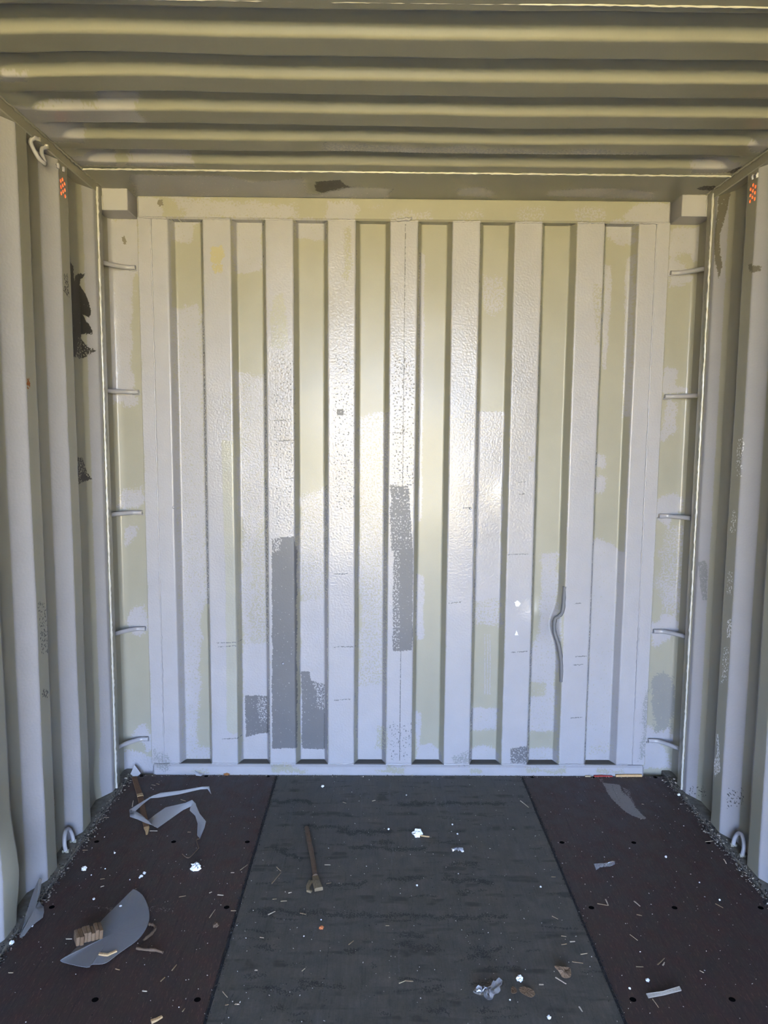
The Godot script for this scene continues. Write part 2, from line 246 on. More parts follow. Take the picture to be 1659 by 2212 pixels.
const SPLINTER_LABELS := [
	"short straw splinter behind the left lashing ring",
	"short brown splinter right of the left lashing ring",
	"pale splinter behind the pale tip of the flat splint",
	"straw splinter left of the curled end of the plastic ribbon",
	"short brown splinter behind the torn grey plastic",
	"short pale splinter behind the torn grey plastic",
	"straw splinter left of the frayed end of the round stick, second nearest",
	"short brown splinter behind the half-moon plastic sheet",
	"short pale splinter behind the seed head, nearest",
	"straw splinter behind the seed head",
	"brown splinter right of the straight brown twig",
	"short pale splinter left of the wood block",
	"short straw splinter left of the wood block",
	"short brown splinter right of the stubby splinter, nearest",
	"short pale splinter behind the stubby splinter",
	"straw splinter right of the stubby splinter",
	"short brown splinter right of the stubby splinter, second nearest",
	"short pale splinter right of the stubby splinter",
	"short straw splinter left of the curled end of the plastic ribbon",
	"short brown splinter left of the curled end of the plastic ribbon",
	"long pale splinter behind the pale tip of the flat splint",
	"short straw splinter right of the pale tip of the flat splint",
	"short brown splinter in front of the straight brown twig, nearest",
	"short pale splinter behind the seed head, second nearest",
	"short straw splinter behind the seed head",
	"short brown splinter in front of the straight brown twig, second nearest",
	"short pale splinter behind the seed head, third nearest",
	"straw splinter left of the frayed end of the round stick, nearest",
	"long brown splinter left of the frayed end of the round stick",
	"short pale splinter behind the frayed end of the round stick",
	"short straw splinter left of the frayed end of the round stick",
	"short brown splinter behind the orange crumb",
	"pale splinter right of the seed head",
	"short straw splinter left of the crumpled clear film",
	"short brown splinter left of the crumpled clear film",
	"short pale splinter right of the top of the round stick",
	"short straw splinter behind the top of the round stick",
	"short brown splinter left of the frayed end of the round stick",
	"short pale splinter left of the frayed end of the round stick",
	"short straw splinter in front of the orange crumb",
	"short brown splinter right of the stubby splinter, third nearest",
	"short pale splinter in front of the seed head",
	"short straw splinter right of the seed head",
	"short brown splinter behind the frayed end of the round stick",
	"short pale splinter behind the small twist of clear film",
	"short straw splinter right of the orange crumb",
	"brown splinter right of the orange crumb",
	"long pale splinter right of the small twist of clear film",
	"short straw splinter behind the curled leaf, second nearest",
	"short brown splinter behind the curled leaf",
	"short pale splinter behind the curled leaf",
	"short straw splinter right of the curled leaf",
	"brown splinter right of the curled leaf",
	"pale splinter in front of the curled leaf",
	"straw splinter behind the grey wooden sliver",
	"brown splinter behind the grey wooden sliver",
	"short pale splinter behind the grey wooden sliver",
	"straw splinter left of the grey wooden sliver",
	"brown splinter in front of the clear film on the right board",
	"pale splinter in front of the clear film on the right board, second nearest",
	"short straw splinter right of the grey wooden sliver",
	"short brown splinter left of the clear film on the right board",
	"pale splinter in front of the clear film on the right board, nearest",
	"straw splinter behind the right lashing ring",
	"brown splinter in front of the right lashing ring",
	"pale splinter in front of the right lashing ring",
	"short straw splinter in front of the pale paint smear",
	"short brown splinter behind the grey wooden sliver",
	"short pale splinter right of the oval leaf, nearest",
	"short straw splinter behind the curled leaf, nearest",
	"short brown splinter in front of the clear film on the right board",
	"short pale splinter right of the oval leaf, second nearest"
]
const FOAM_LABELS := [
	"large white foam lump behind the half-moon plastic sheet",
	"white foam crumb in front of the left lashing ring",
	"tiny white foam speck in front of the pale tip of the flat splint",
	"tiny white foam speck behind the half-moon plastic sheet, fourth nearest",
	"tiny white foam speck behind the half-moon plastic sheet, second nearest",
	"tiny white foam speck right of the left lashing ring, nearest",
	"tiny white foam speck right of the torn grey plastic",
	"white foam crumb in front of the torn grey plastic",
	"tiny white foam speck left of the torn grey plastic",
	"tiny white foam speck in front of the left lashing ring",
	"tiny white foam speck behind the half-moon plastic sheet, nearest",
	"tiny white foam speck left of the half-moon plastic sheet",
	"tiny white foam speck in front of the curled end of the plastic ribbon",
	"tiny white foam speck right of the left lashing ring, second nearest",
	"tiny white foam speck behind the half-moon plastic sheet, third nearest",
	"large white foam lump left of the small twist of clear film",
	"white foam crumb behind the top of the round stick",
	"tiny white foam speck left of the small twist of clear film",
	"tiny white foam speck behind the small twist of clear film, nearest",
	"tiny white foam speck behind the small twist of clear film, second nearest",
	"tiny white foam speck in front of the small twist of clear film, nearest",
	"tiny white foam speck in front of the small twist of clear film, second nearest",
	"tiny white foam speck behind the small twist of clear film, third nearest",
	"tiny white foam speck left of the orange crumb",
	"tiny white foam speck behind the orange crumb",
	"tiny white foam speck right of the orange crumb",
	"white foam crumb behind the oval leaf",
	"tiny white foam speck in front of the oval leaf, second nearest",
	"white foam crumb right of the pale paint smear",
	"tiny white foam speck left of the grey wooden sliver, nearest",
	"tiny white foam speck in front of the oval leaf, nearest",
	"tiny white foam speck right of the clear film on the right board",
	"tiny white foam speck left of the clear film on the right board",
	"tiny white foam speck in front of the right lashing ring",
	"tiny white foam speck left of the grey wooden sliver, second nearest",
	"tiny white foam speck left of the right lashing ring"
]
const FOAM := [[-0.707,0.704,0.016], [-1.081,0.707,0.008], [-0.872,0.729,0.005], [-0.877,0.746,0.005], [-0.88,0.753,0.003], [-1.013,0.609,0.003], [-0.984,0.876,0.004], [-1.147,1.066,0.006], [-1.122,0.993,0.003], [-1.045,0.738,0.002], [-0.869,0.848,0.004], [-0.888,0.912,0.004], [-0.745,0.459,0.005], [-1.012,0.702,0.002], [-0.909,0.763,0.002], [0.053,0.488,0.017], [-0.322,0.119,0.006], [-0.053,0.451,0.004], [0.201,0.482,0.003], [0.189,0.416,0.003], [0.177,0.727,0.002], [0.035,0.792,0.003], [0.024,0.191,0.003], [-0.31,1.036,0.002], [-0.265,0.963,0.002], [0.015,0.989,0.001], [0.291,1.21,0.009], [0.339,1.34,0.005], [1.142,0.184,0.006], [0.636,1.212,0.005], [0.251,1.28,0.002], [0.915,0.627,0.004], [0.438,0.798,0.003], [0.993,0.866,0.003], [0.578,1.241,0.003], [0.969,0.774,0.002]]
const RIBBON_A := [-0.767,0.004,0.196,-0.789,0.012,0.141,-0.818,0.014,0.148,-0.897,0.018,0.189,-0.969,0.02,0.209,-0.987,0.022,0.234,-1.015,0.026,0.291,-1.044,0.028,0.359,-1.043,0.028,0.363,-1.018,0.026,0.367,-0.991,0.022,0.384,-0.958,0.016,0.413,-0.963,0.012,0.419,-0.943,0.012,0.365,-0.917,0.016,0.32,-0.88,0.02,0.309,-0.847,0.022,0.295,-0.823,0.03,0.285,-0.802,0.028,0.311,-0.799,0.024,0.319,-0.774,0.016,0.367,-0.74,0.01,0.412,-0.737,0.006,0.446,-0.737,0.004,0.521]
const RIBBON_B := [-0.772,0.004,0.188,-0.794,0.006,0.149,-0.822,0.006,0.152,-0.9,0.006,0.196,-0.973,0.008,0.229,-1,0.012,0.242,-1.009,0.019,0.295,-1.02,0.024,0.362,-1.032,0.017,0.391,-0.998,0.016,0.408,-0.964,0.015,0.431,-0.935,0.01,0.44,-0.91,0.005,0.452,-0.899,0.005,0.427,-0.87,0.006,0.363,-0.849,0.008,0.324,-0.826,0.01,0.302,-0.815,0.016,0.304,-0.822,0.016,0.316,-0.82,0.012,0.336,-0.791,0.008,0.367,-0.77,0.005,0.417,-0.753,0.004,0.495,-0.746,0.004,0.509]
const SHEET := [-0.873,0.01,0.827,-0.84,0.008,0.852,-0.811,0.006,0.895,-0.789,0.006,0.944,-0.78,0.006,0.986,-0.781,0.006,1.027,-0.791,0.006,1.062,-0.808,0.006,1.089,-0.825,0.006,1.115,-0.841,0.006,1.144,-0.854,0.008,1.157,-0.879,0.012,1.164,-0.886,0.018,1.183,-0.96,0.022,1.167,-0.957,0.03,1.163,-0.947,0.028,1.144,-0.941,0.016,1.084,-0.933,0.012,1.051,-0.92,0.01,0.971,-0.897,0.01,0.892,-0.881,0.01,0.837]
const TORN := [-1.173,0.05,0.829,-1.166,0.045,0.828,-1.155,0.03,0.863,-1.158,0.02,0.889,-1.152,0.015,0.898,-1.146,0.012,0.891,-1.137,0.01,0.902,-1.125,0.008,0.91,-1.113,0.008,0.934,-1.105,0.008,0.96,-1.114,0.008,0.981,-1.121,0.008,1.006,-1.122,0.008,1.042,-1.129,0.01,1.054,-1.13,0.02,1.046,-1.14,0.03,1,-1.156,0.04,0.928,-1.166,0.05,0.87]
const FILM := [0.157,0.012,1.263,0.163,0.02,1.261,0.181,0.022,1.257,0.198,0.012,1.249,0.217,0.02,1.24,0.23,0.026,1.231,0.241,0.012,1.224,0.23,0.014,1.247,0.224,0.008,1.263,0.209,0.012,1.277,0.201,0.006,1.285,0.187,0.008,1.282,0.184,0.012,1.273,0.173,0.008,1.271,0.161,0.006,1.261]
const LEAF_CURLED := [0.388,0.028,1.19,0.41,0.02,1.183,0.432,0.014,1.178,0.435,0.01,1.187,0.43,0.006,1.202,0.419,0.004,1.205,0.408,0.004,1.202,0.401,0.012,1.193]
const LEAF_SMALL := [0.261,0.006,1.242,0.269,0.006,1.238,0.274,0.006,1.248,0.273,0.006,1.258,0.265,0.006,1.263,0.258,0.006,1.26]
const LEAF_OVAL := [0.283,0.006,1.243,0.293,0.008,1.241,0.307,0.01,1.248,0.317,0.01,1.257,0.319,0.008,1.268,0.31,0.005,1.274,0.299,0.004,1.27,0.287,0.004,1.26,0.282,0.004,1.251]
const CLEAR_A := [0.645,0.012,0.685,0.68,0.016,0.687,0.718,0.02,0.683,0.723,0.006,0.675,0.686,0.004,0.687,0.658,0.004,0.685,0.647,0.003,0.707]
const CLEAR_B := [0.166,0.014,0.597,0.184,0.02,0.597,0.208,0.018,0.6,0.211,0.006,0.602,0.202,0.006,0.594,0.182,0.006,0.588,0.17,0.004,0.598]
const SLIVER := [0.613,0.008,1.265,0.658,0.012,1.262,0.707,0.016,1.249,0.709,0.012,1.258,0.661,0.006,1.266,0.616,0.004,1.274]

# kind -> [sRGB colour, roughness, height of its relief, grain of its relief, share that covers (1 if left out)]
var KINDS := {
	"fresh": [Color(0.535, 0.528, 0.535), 0.235, 150, 1.0],
	"old": [Color(0.492, 0.482, 0.430), 0.30, 118, 0.10],
	"roof": [Color(0.470, 0.464, 0.418), 0.32, 118, 0.10],
	"dark": [Color(0.325, 0.325, 0.33), 0.42, 100, 0.35],
	"tape": [Color(0.55, 0.525, 0.425), 0.14, 205, 1.0],
	"film": [Color(0.53, 0.525, 0.49), 0.19, 165, 0.9],
	"white": [Color(0.78, 0.78, 0.78), 0.4, 170, 0.3],
	"stain": [Color(0.36, 0.345, 0.30), 0.5, 120, 0.2],
	"tar": [Color(0.17, 0.163, 0.15), 0.45, 126, 0.3],
	"rust": [Color(0.47, 0.27, 0.12), 0.8, 126, 0.6],
	"glue": [Color(0.46, 0.44, 0.42), 0.6, 160, 0.4],
	"scuff": [Color(0.120, 0.118, 0.112), 0.6, 120, 0.3, 0.55],
	"haze": [Color(0.40, 0.40, 0.395), 0.42, 126, 0.4, 0.75],
	"wear": [Color(0.36, 0.32, 0.31), 0.6, 128, 0.3, 0.45],
	"scrape": [Color(0.36, 0.365, 0.365), 0.6, 128, 0.3, 0.45],
}

var rng := RandomNumberGenerator.new()
var fine: PackedByteArray      # tileable noise, 512 a side
var coarse: PackedByteArray
var names := {}
var paint_end: StandardMaterial3D
var paint_left: StandardMaterial3D
var paint_right: StandardMaterial3D
var paint_roof: StandardMaterial3D
var steel_paint: StandardMaterial3D
var lilac_paint: StandardMaterial3D


func _ready() -> void:
	rng.seed = 7
	view_and_light()
	noises()
	paints()
	ground_outside()
	floor_boards()
	side_wall(-1)
	side_wall(1)
	end_wall()
	corner_post(-1)
	corner_post(1)
	roof()
	top_rail(-1)
	top_rail(1)
	bottom_rail(-1)
	bottom_rail(1)
	rings()
	vents()
	litter()
	crumbs()


func view_and_light() -> void:
	var eye := Camera3D.new()
	eye.name = "camera"
	eye.transform = Transform3D(Basis(Vector3(0.99992, 0.00767, 0.00969), Vector3(-0.00659, 0.99425, -0.10693), Vector3(-0.01046, 0.10685, 0.99422)), Vector3(-0.106, 1.47, 3.05))
	eye.fov = 69.64
	eye.near = 0.05
	eye.far = 200.0
	eye.current = true
	add_child(eye)
	var around := WorldEnvironment.new()
	around.name = "daylight"
	var e := Environment.new()
	var air := ProceduralSkyMaterial.new()
	air.sky_top_color = Color(0.42, 0.59, 0.90)
	air.sky_horizon_color = Color(0.83, 0.90, 1.0)
	air.sky_curve = 0.22
	air.sky_energy_multiplier = 1.27
	air.ground_bottom_color = Color(0.62, 0.58, 0.45)
	air.ground_horizon_color = Color(0.68, 0.66, 0.55)
	var s := Sky.new()
	s.sky_material = air
	e.background_mode = Environment.BG_SKY
	e.sky = s
	e.tonemap_mode = Environment.TONE_MAPPER_LINEAR
	e.tonemap_exposure = 36.5
	e.sdfgi_enabled = true
	e.ssao_enabled = true
	e.ssil_enabled = true
	around.environment = e
	add_child(around)
	var sun := DirectionalLight3D.new()
	sun.name = "sun"
	sun.light_color = Color(1.0, 0.95, 0.86)
	sun.light_energy = 5.4
	sun.light_angular_distance = 0.53
	sun.shadow_enabled = true
	sun.look_at_from_position(Vector3(0.5, 4.2, -5.8), Vector3.ZERO)
	add_child(sun)


# ---------------------------------------------------------------- helpers

func unique(called: String) -> String:
	var n: int = names.get(called, 0)
	names[called] = n + 1
	return called if n == 0 else "%s_%03d" % [called, n]


func hold(called: String, label := "", category := "", group := "", kind := "", at := Vector3.ZERO) -> Node3D:
	var o := Node3D.new()
	o.name = unique(called)
	o.position = at
	tag(o, label, category, group, kind)
	add_child(o)
	return o


func tag(o: Node, label := "", category := "", group := "", kind := "") -> void:
	if label: o.set_meta("label", label)
	if category: o.set_meta("category", category)
	if group: o.set_meta("group", group)
	if kind: o.set_meta("kind", kind)


func put(called: String, m: Mesh, mat: Material, parent: Node = null) -> MeshInstance3D:
	var o := MeshInstance3D.new()
	o.mesh = m
	o.material_override = mat
	o.cast_shadow = GeometryInstance3D.SHADOW_CASTING_SETTING_DOUBLE_SIDED
	if parent:
		o.name = called
		parent.add_child(o, true)
	else:
		o.name = unique(called)
		add_child(o)
	return o


func mat(c: Color, rough := 0.5, metal := 0.0) -> StandardMaterial3D:
	var m := StandardMaterial3D.new()
	m.albedo_color = c
	m.roughness = rough
	m.metallic = metal
	return m


# A sheet through rows of points; uvs of the same shape. flip turns its front round.
func sheet(rows: Array, uvs: Array, flip := false, gap := Rect2i()) -> ArrayMesh:
	var st := SurfaceTool.new()
	st.begin(Mesh.PRIMITIVE_TRIANGLES)
	st.set_smooth_group(0)
	var w: int = rows[0].size()
	for j in rows.size():
		for i in w:
			st.set_uv(uvs[j][i])
			st.add_vertex(rows[j][i])
	for j in rows.size() - 1:
		for i in w - 1:
			if gap.has_point(Vector2i(i, j)):
				continue
			var a := j * w + i
			var q := [a, a + 1, a + w, a + 1, a + w + 1, a + w]
			if flip:
				q = [a, a + w, a + 1, a + 1, a + w, a + w + 1]
			for k in q:
				st.add_index(k)
	st.generate_normals()
	return st.commit()


# A box with chamfered edges; uv by the plane given ("xy", "xz" or "zy") through fit.
func box(lo: Vector3, hi: Vector3, bevel := 0.002, fit := "") -> ArrayMesh:
	var st := SurfaceTool.new()
	st.begin(Mesh.PRIMITIVE_TRIANGLES)
	add_box(st, lo, hi, bevel, fit)
	st.generate_normals()
	return st.commit()


func add_box(st: SurfaceTool, lo: Vector3, hi: Vector3, bevel := 0.002, fit := "", turn := Transform3D()) -> void:
	var c := (lo + hi) / 2.0
	var h := (hi - lo) / 2.0
	var b := minf(bevel, minf(h.x, minf(h.y, h.z)) * 0.9)
	var axes := [Vector3.RIGHT, Vector3.UP, Vector3.BACK]
	var polys := []
	for k in 3:
		var n: Vector3 = axes[k]
		var u: Vector3 = axes[(k + 1) % 3]
		var v: Vector3 = axes[(k + 2) % 3]
		var hu: float = h.dot(u) - b
		var hv: float = h.dot(v) - b
		for s in [-1.0, 1.0]:
			var f: Vector3 = n * s * h.dot(n)
			polys.append([n * s, [f + u * hu + v * hv, f - u * hu + v * hv, f - u * hu - v * hv, f + u * hu - v * hv]])
		for s in [-1.0, 1.0]:
			for t in [-1.0, 1.0]:     # edges that run along n
				var p: Vector3 = u * s * h.dot(u) + v * t * hv
				var q: Vector3 = u * s * hu + v * t * h.dot(v)
				var e: Vector3 = n * (h.dot(n) - b)
				polys.append([(u * s + v * t).normalized(), [p + e, q + e, q - e, p - e]])
	for x in [-1.0, 1.0]:
		for y in [-1.0, 1.0]:
			for z in [-1.0, 1.0]:
				var o := Vector3(x, y, z)
				polys.append([o.normalized(), [o * Vector3(h.x, h.y - b, h.z - b), o * Vector3(h.x - b, h.y, h.z - b), o * Vector3(h.x - b, h.y - b, h.z)]])
	for poly in polys:
		face(st, poly[1], poly[0], c, fit, turn)


func face(st: SurfaceTool, pts: Array, n: Vector3, c := Vector3.ZERO, fit := "", turn := Transform3D()) -> void:
	var g: Vector3 = (pts[1] - pts[0]).cross(pts[2] - pts[0])
	var order := range(1, pts.size() - 1)
	for i in order:
		var tri := [pts[0], pts[i], pts[i + 1]]
		if g.dot(n) > 0.0:
			tri = [pts[0], pts[i + 1], pts[i]]
		for p in tri:
			var w: Vector3 = turn * (p + c)
			if fit:
				st.set_uv(uv_of(fit, w))
			st.set_smooth_group(-1)
			st.add_vertex(w)


# A round rod along points; radius may vary through wobble.
func tube(pts: Array, radius: float, sides := 10, wobble := 0.0, seed_ := 1, caps := true) -> ArrayMesh:
	var st := SurfaceTool.new()
	st.begin(Mesh.PRIMITIVE_TRIANGLES)
	add_tube(st, pts, radius, sides, wobble, seed_, caps)
	st.generate_normals()
	return st.commit()


func add_tube(st: SurfaceTool, pts: Array, radius: float, sides := 10, wobble := 0.0, seed_ := 1, caps := true) -> void:
	var r := RandomNumberGenerator.new()
	r.seed = seed_
	var rings := []
	var up := Vector3(0.31, 0.9, 0.28)
	for i in pts.size():
		var d: Vector3 = (pts[mini(i + 1, pts.size() - 1)] - pts[maxi(i - 1, 0)]).normalized()
		var u := d.cross(up).normalized()
		if u.length() < 0.5:
			u = d.cross(Vector3.RIGHT).normalized()
		var v := u.cross(d).normalized()
		up = v
		var ring := []
		var rad := radius * (1.0 + wobble * r.randf_range(-1.0, 1.0))
		for k in sides:
			var a := TAU * k / sides
			var rr := rad * (1.0 + wobble * 0.5 * r.randf_range(-1.0, 1.0))
			ring.append(pts[i] + (u * cos(a) + v * sin(a)) * rr)
		rings.append(ring)
	for i in rings.size() - 1:
		for k in sides:
			var a: Vector3 = rings[i][k]
			var b: Vector3 = rings[i][(k + 1) % sides]
			var c: Vector3 = rings[i + 1][k]
			var d: Vector3 = rings[i + 1][(k + 1) % sides]
			st.set_smooth_group(1)
			for p in [a, c, b, b, c, d]:
				st.add_vertex(p)
	if caps:
		for e in [0, rings.size() - 1]:
			var n: Vector3 = (pts[0] - pts[1]) if e == 0 else (pts[e] - pts[e - 1])
			face(st, rings[e], n)


func smooth_path(ctrl: Array, steps := 6) -> Array:
	var c := Curve3D.new()
	for i in ctrl.size():
		var t: Vector3 = (ctrl[mini(i + 1, ctrl.size() - 1)] - ctrl[maxi(i - 1, 0)]) / 6.0
		c.add_point(ctrl[i], -t, t)
	var out := []
	for i in (ctrl.size() - 1) * steps + 1:
		out.append(c.sample(mini(i / steps, ctrl.size() - 2), (i - mini(i / steps, ctrl.size() - 2) * steps) / float(steps)))
	return out


func line(a: Vector3, b: Vector3, step: float, jitter := 0.0, seed_ := 3) -> Array:
	var r := RandomNumberGenerator.new()
	r.seed = seed_
	var n := maxi(2, int(a.distance_to(b) / step))
	var out := []
	for i in n + 1:
		out.append(a.lerp(b, i / float(n)) + Vector3(r.randf_range(-1, 1), r.randf_range(-1, 1), r.randf_range(-1, 1)) * jitter)
	return out


func triples(a: Array) -> Array:
	var out := []
	for i in range(0, a.size(), 3):
		out.append(Vector3(a[i], a[i + 1], a[i + 2]))
	return out


func rounded(outline: Array) -> Array:
	var n := outline.size()
	var out := []
	for i in n:
		var a: Vector3 = outline[(i - 1 + n) % n]
		var b: Vector3 = outline[i]
		var c: Vector3 = outline[(i + 1) % n]
		var d: Vector3 = outline[(i + 2) % n]
		for k in 3:
			out.append(b.cubic_interpolate(c, a, d, k / 3.0))
	return out


# A thin crumpled piece inside an outline, with thickness; rows of the outline are blended towards its middle.
func scrap(outline: Array, thick: float, crumple := 0.0, seed_ := 1, rings := 4) -> ArrayMesh:
	var r := RandomNumberGenerator.new()
	r.seed = seed_
	var pts := []
	for i in outline.size():             # round the outline a little
		var a: Vector3 = outline[i]
		var b: Vector3 = outline[(i + 1) % outline.size()]
		pts.append(a)
		pts.append(a.lerp(b, 0.5) + Vector3(r.randf_range(-1, 1), 0, r.randf_range(-1, 1)) * crumple * 0.3)
	var mid := Vector3.ZERO
	for p in pts:
		mid += p
	mid /= pts.size()
	var layers := []
	for k in rings:
		var ring := []
		var t := k / float(rings)
		for p in pts:
			var q: Vector3 = p.lerp(mid, t)
			if k > 0:
				q.y = maxf(thick, q.y + r.randf_range(-1, 1) * crumple)
			ring.append(q)
		layers.append(ring)
	var st := SurfaceTool.new()
	st.begin(Mesh.PRIMITIVE_TRIANGLES)
	var n := pts.size()
	for s in [0.0, -thick]:
		var off := Vector3(0, s, 0)
		st.set_smooth_group(0 if s == 0.0 else 1)
		for k in rings:
			for i in n:
				var a: Vector3 = layers[k][i] + off
				var b: Vector3 = layers[k][(i + 1) % n] + off
				if k == rings - 1:
					two_way(st, [a, b, mid + off], s == 0.0)
				else:
					var c: Vector3 = layers[k + 1][i] + off
					var d: Vector3 = layers[k + 1][(i + 1) % n] + off
					two_way(st, [a, b, d], s == 0.0)
					two_way(st, [a, d, c], s == 0.0)
	st.set_smooth_group(-1)
	for i in n:
		var a: Vector3 = pts[i]
		var b: Vector3 = pts[(i + 1) % n]
		var low := Vector3(0, -thick, 0)
		for p in [a, b, b + low, a, b + low, a + low]:
			st.add_vertex(p)
	st.generate_normals()
	return st.commit()


func two_way(st: SurfaceTool, tri: Array, up: bool) -> void:
	var n: Vector3 = (tri[1] - tri[0]).cross(tri[2] - tri[0])
	if (n.y > 0.0) == up:
		tri = [tri[0], tri[2], tri[1]]
	for p in tri:
		st.add_vertex(p)


# ---------------------------------------------------------------- paint

func noises() -> void:
	var n := FastNoiseLite.new()
	n.seed = 11
	n.noise_type = FastNoiseLite.TYPE_PERLIN
	n.frequency = 0.24
	n.fractal_octaves = 2
	fine = n.get_seamless_image(512, 512).get_data()
	n.seed = 23
	n.frequency = 0.022
	n.fractal_octaves = 4
	coarse = n.get_seamless_image(512, 512).get_data()


# A canvas is {w, h, u0, v0, su, sv (metres a pixel), rgb, rough, relief}; v runs downwards from v0.
func canvas(w: int, h: int, u0: float, v0: float, u1: float, v1: float) -> Dictionary:
	var c := {"w": w, "h": h, "u0": u0, "v0": v0, "su": (u1 - u0) / w, "sv": (v1 - v0) / h}
	c.rgb = PackedByteArray(); c.rgb.resize(w * h * 3)
	c.rough = PackedByteArray(); c.rough.resize(w * h)
	c.relief = PackedByteArray(); c.relief.resize(w * h)
	return c


# bands: for each column its kind; edges between kinds waver.
func base_coat(c: Dictionary, column_kind: Callable, waver: float, mottle := 0.014) -> void:
	var w: int = c.w
	var keys := []
	var idx := PackedByteArray()
	idx.resize(w)
	for i in w:
		var k: String = column_kind.call(c.u0 + (i + 0.5) * c.su)
		if not keys.has(k): keys.append(k)
		idx[i] = keys.find(k)
	var cols := []
	for k in keys: cols.append([KINDS[k][0].r * 255.0, KINDS[k][0].g * 255.0, KINDS[k][0].b * 255.0, KINDS[k][1] * 255.0, float(KINDS[k][2]), KINDS[k][3]])
	var rgb: PackedByteArray = c.rgb
	var rough: PackedByteArray = c.rough
	var relief: PackedByteArray = c.relief
	var amp: float = waver / c.su / 128.0
	for j in int(c.h):
		var row := j * w
		var nj := (j & 511) * 512
		var nk := ((j * 3) & 511) * 512
		for i in w:
			var f := int(fine[nj + (i & 511)]) - 128
			var g := int(coarse[nj + (i & 511)]) - 128
			var at := clampi(i + int((f + g) * amp), 0, w - 1)
			var k: Array = cols[idx[at]]
			var m := 1.0 + mottle * (g / 128.0) + 0.012 * (int(fine[nk + ((i * 2) & 511)]) - 128) / 128.0
			var p := (row + i) * 3
			var e := ((i * 7 + j * 13 + (i * j) % 11) % 16) / 16.0    # spreads the rounding
			rgb[p] = clampi(int(k[0] * m + e), 0, 255)
			rgb[p + 1] = clampi(int(k[1] * m + e), 0, 255)
			rgb[p + 2] = clampi(int(k[2] * m + e), 0, 255)
			rough[row + i] = clampi(int(k[3] + g * 0.03 + e), 0, 255)
			relief[row + i] = clampi(int(k[4] + f * k[5] * 0.6), 0, 255)
	c.rgb = rgb
	c.rough = rough
	c.relief = relief


func patch(c: Dictionary, kind: String, rag: float, dry: float, outline: Array) -> void:
	var xs := PackedFloat32Array()
	var ys := PackedFloat32Array()
	for i in range(0, outline.size(), 2):
		xs.append((outline[i] - c.u0) / c.su)
		ys.append((outline[i + 1] - c.v0) / c.sv)
	var n := xs.size()
	var ru: float = rag / absf(c.su)
	var rv: float = rag / absf(c.sv)
	var x0 := 1e9
	var x1 := -1e9
	var y0 := 1e9
	var y1 := -1e9
	for i in n:
		x0 = minf(x0, xs[i]); x1 = maxf(x1, xs[i]); y0 = minf(y0, ys[i]); y1 = maxf(y1, ys[i])
	var K: Array = KINDS[kind]
	var cover: float = K[4] if K.size() > 4 else 1.0
	var cr: float = K[0].r * 255.0
	var cg: float = K[0].g * 255.0
	var cb: float = K[0].b * 255.0
	var limit := (1.0 - dry) * 255.0 if dry > 0.0 else 300.0
	if dry > 0.0:     # noise bunches round its middle: spread the threshold over the range it fills
		limit = 128.0 + (0.5 - dry) * 150.0
	var rgb: PackedByteArray = c.rgb
	var rough: PackedByteArray = c.rough
	var relief: PackedByteArray = c.relief
	var w: int = c.w
	var seed_ := int(absf(xs[0] * 13.0 + ys[0] * 7.0)) & 511
	for j in range(maxi(0, int(y0 - rv)), mini(int(c.h), int(y1 + rv) + 2)):
		var nj := ((j + seed_) & 511) * 512
		var nj2 := ((j + seed_ + 200) & 511) * 512
		var cross := PackedFloat32Array()
		for i in range(maxi(0, int(x0 - ru)), mini(w, int(x1 + ru) + 2)):
			var a := (i + seed_) & 511
			var f := int(fine[nj + a])
			if f > limit and int(fine[nj2 + ((i * 2 + 77) & 511)]) + f > limit * 2.0 - 20.0:
				continue
			var px := i + 0.5 + (f + int(coarse[nj + a]) - 256) / 110.0 * ru
			var py := j + 0.5 + (int(fine[nj2 + a]) + int(coarse[nj2 + a]) - 256) / 110.0 * rv
			var inside := false
			var q := n - 1
			for k in n:
				if (ys[k] > py) != (ys[q] > py) and px < (xs[q] - xs[k]) * (py - ys[k]) / (ys[q] - ys[k]) + xs[k]:
					inside = not inside
				q = k
			if not inside:
				continue
			var g := int(coarse[nj2 + ((i + 90) & 511)]) - 128
			var m := 1.0 + 0.016 * g / 128.0
			var at := j * w + i
			var e := ((i * 7 + j * 13 + (i * j) % 11) % 16) / 16.0
			rgb[at * 3] = clampi(int(lerpf(rgb[at * 3], cr * m, cover) + e), 0, 255)
			rgb[at * 3 + 1] = clampi(int(lerpf(rgb[at * 3 + 1], cg * m, cover) + e), 0, 255)
			rgb[at * 3 + 2] = clampi(int(lerpf(rgb[at * 3 + 2], cb * m, cover) + e), 0, 255)
			rough[at] = clampi(int(K[1] * 255.0 + g * 0.03 + e), 0, 255)
			relief[at] = clampi(int(K[2] + (f - 128) * K[3] * 0.6), 0, 255)
	c.rgb = rgb
	c.rough = rough
	c.relief = relief


func canvas_material(c: Dictionary, relief_cm: float, repeat := false) -> StandardMaterial3D:
	var m := StandardMaterial3D.new()
	m.albedo_texture = ImageTexture.create_from_image(Image.create_from_data(c.w, c.h, false, Image.FORMAT_RGB8, c.rgb))
	m.roughness_texture = ImageTexture.create_from_image(Image.create_from_data(c.w, c.h, false, Image.FORMAT_L8, c.rough))
	m.roughness = 1.0
	m.heightmap_enabled = true
	m.heightmap_texture = ImageTexture.create_from_image(Image.create_from_data(c.w, c.h, false, Image.FORMAT_L8, c.relief))
	m.heightmap_scale = relief_cm
	m.texture_repeat = repeat
	m.metallic_specular = 0.36
	return m


const RIB0 := -0.807   # left front edge of the second rib
func end_profile_kind(x: float) -> String:
	if absf(x) > 1.064:
		return "old"
	if absf(x) > 0.94:
		return "fresh"
	var t := fposmod(x - RIB0, 0.25)
	return "fresh" if t < 0.112 else "old"


var board := Vector2(0, 1)

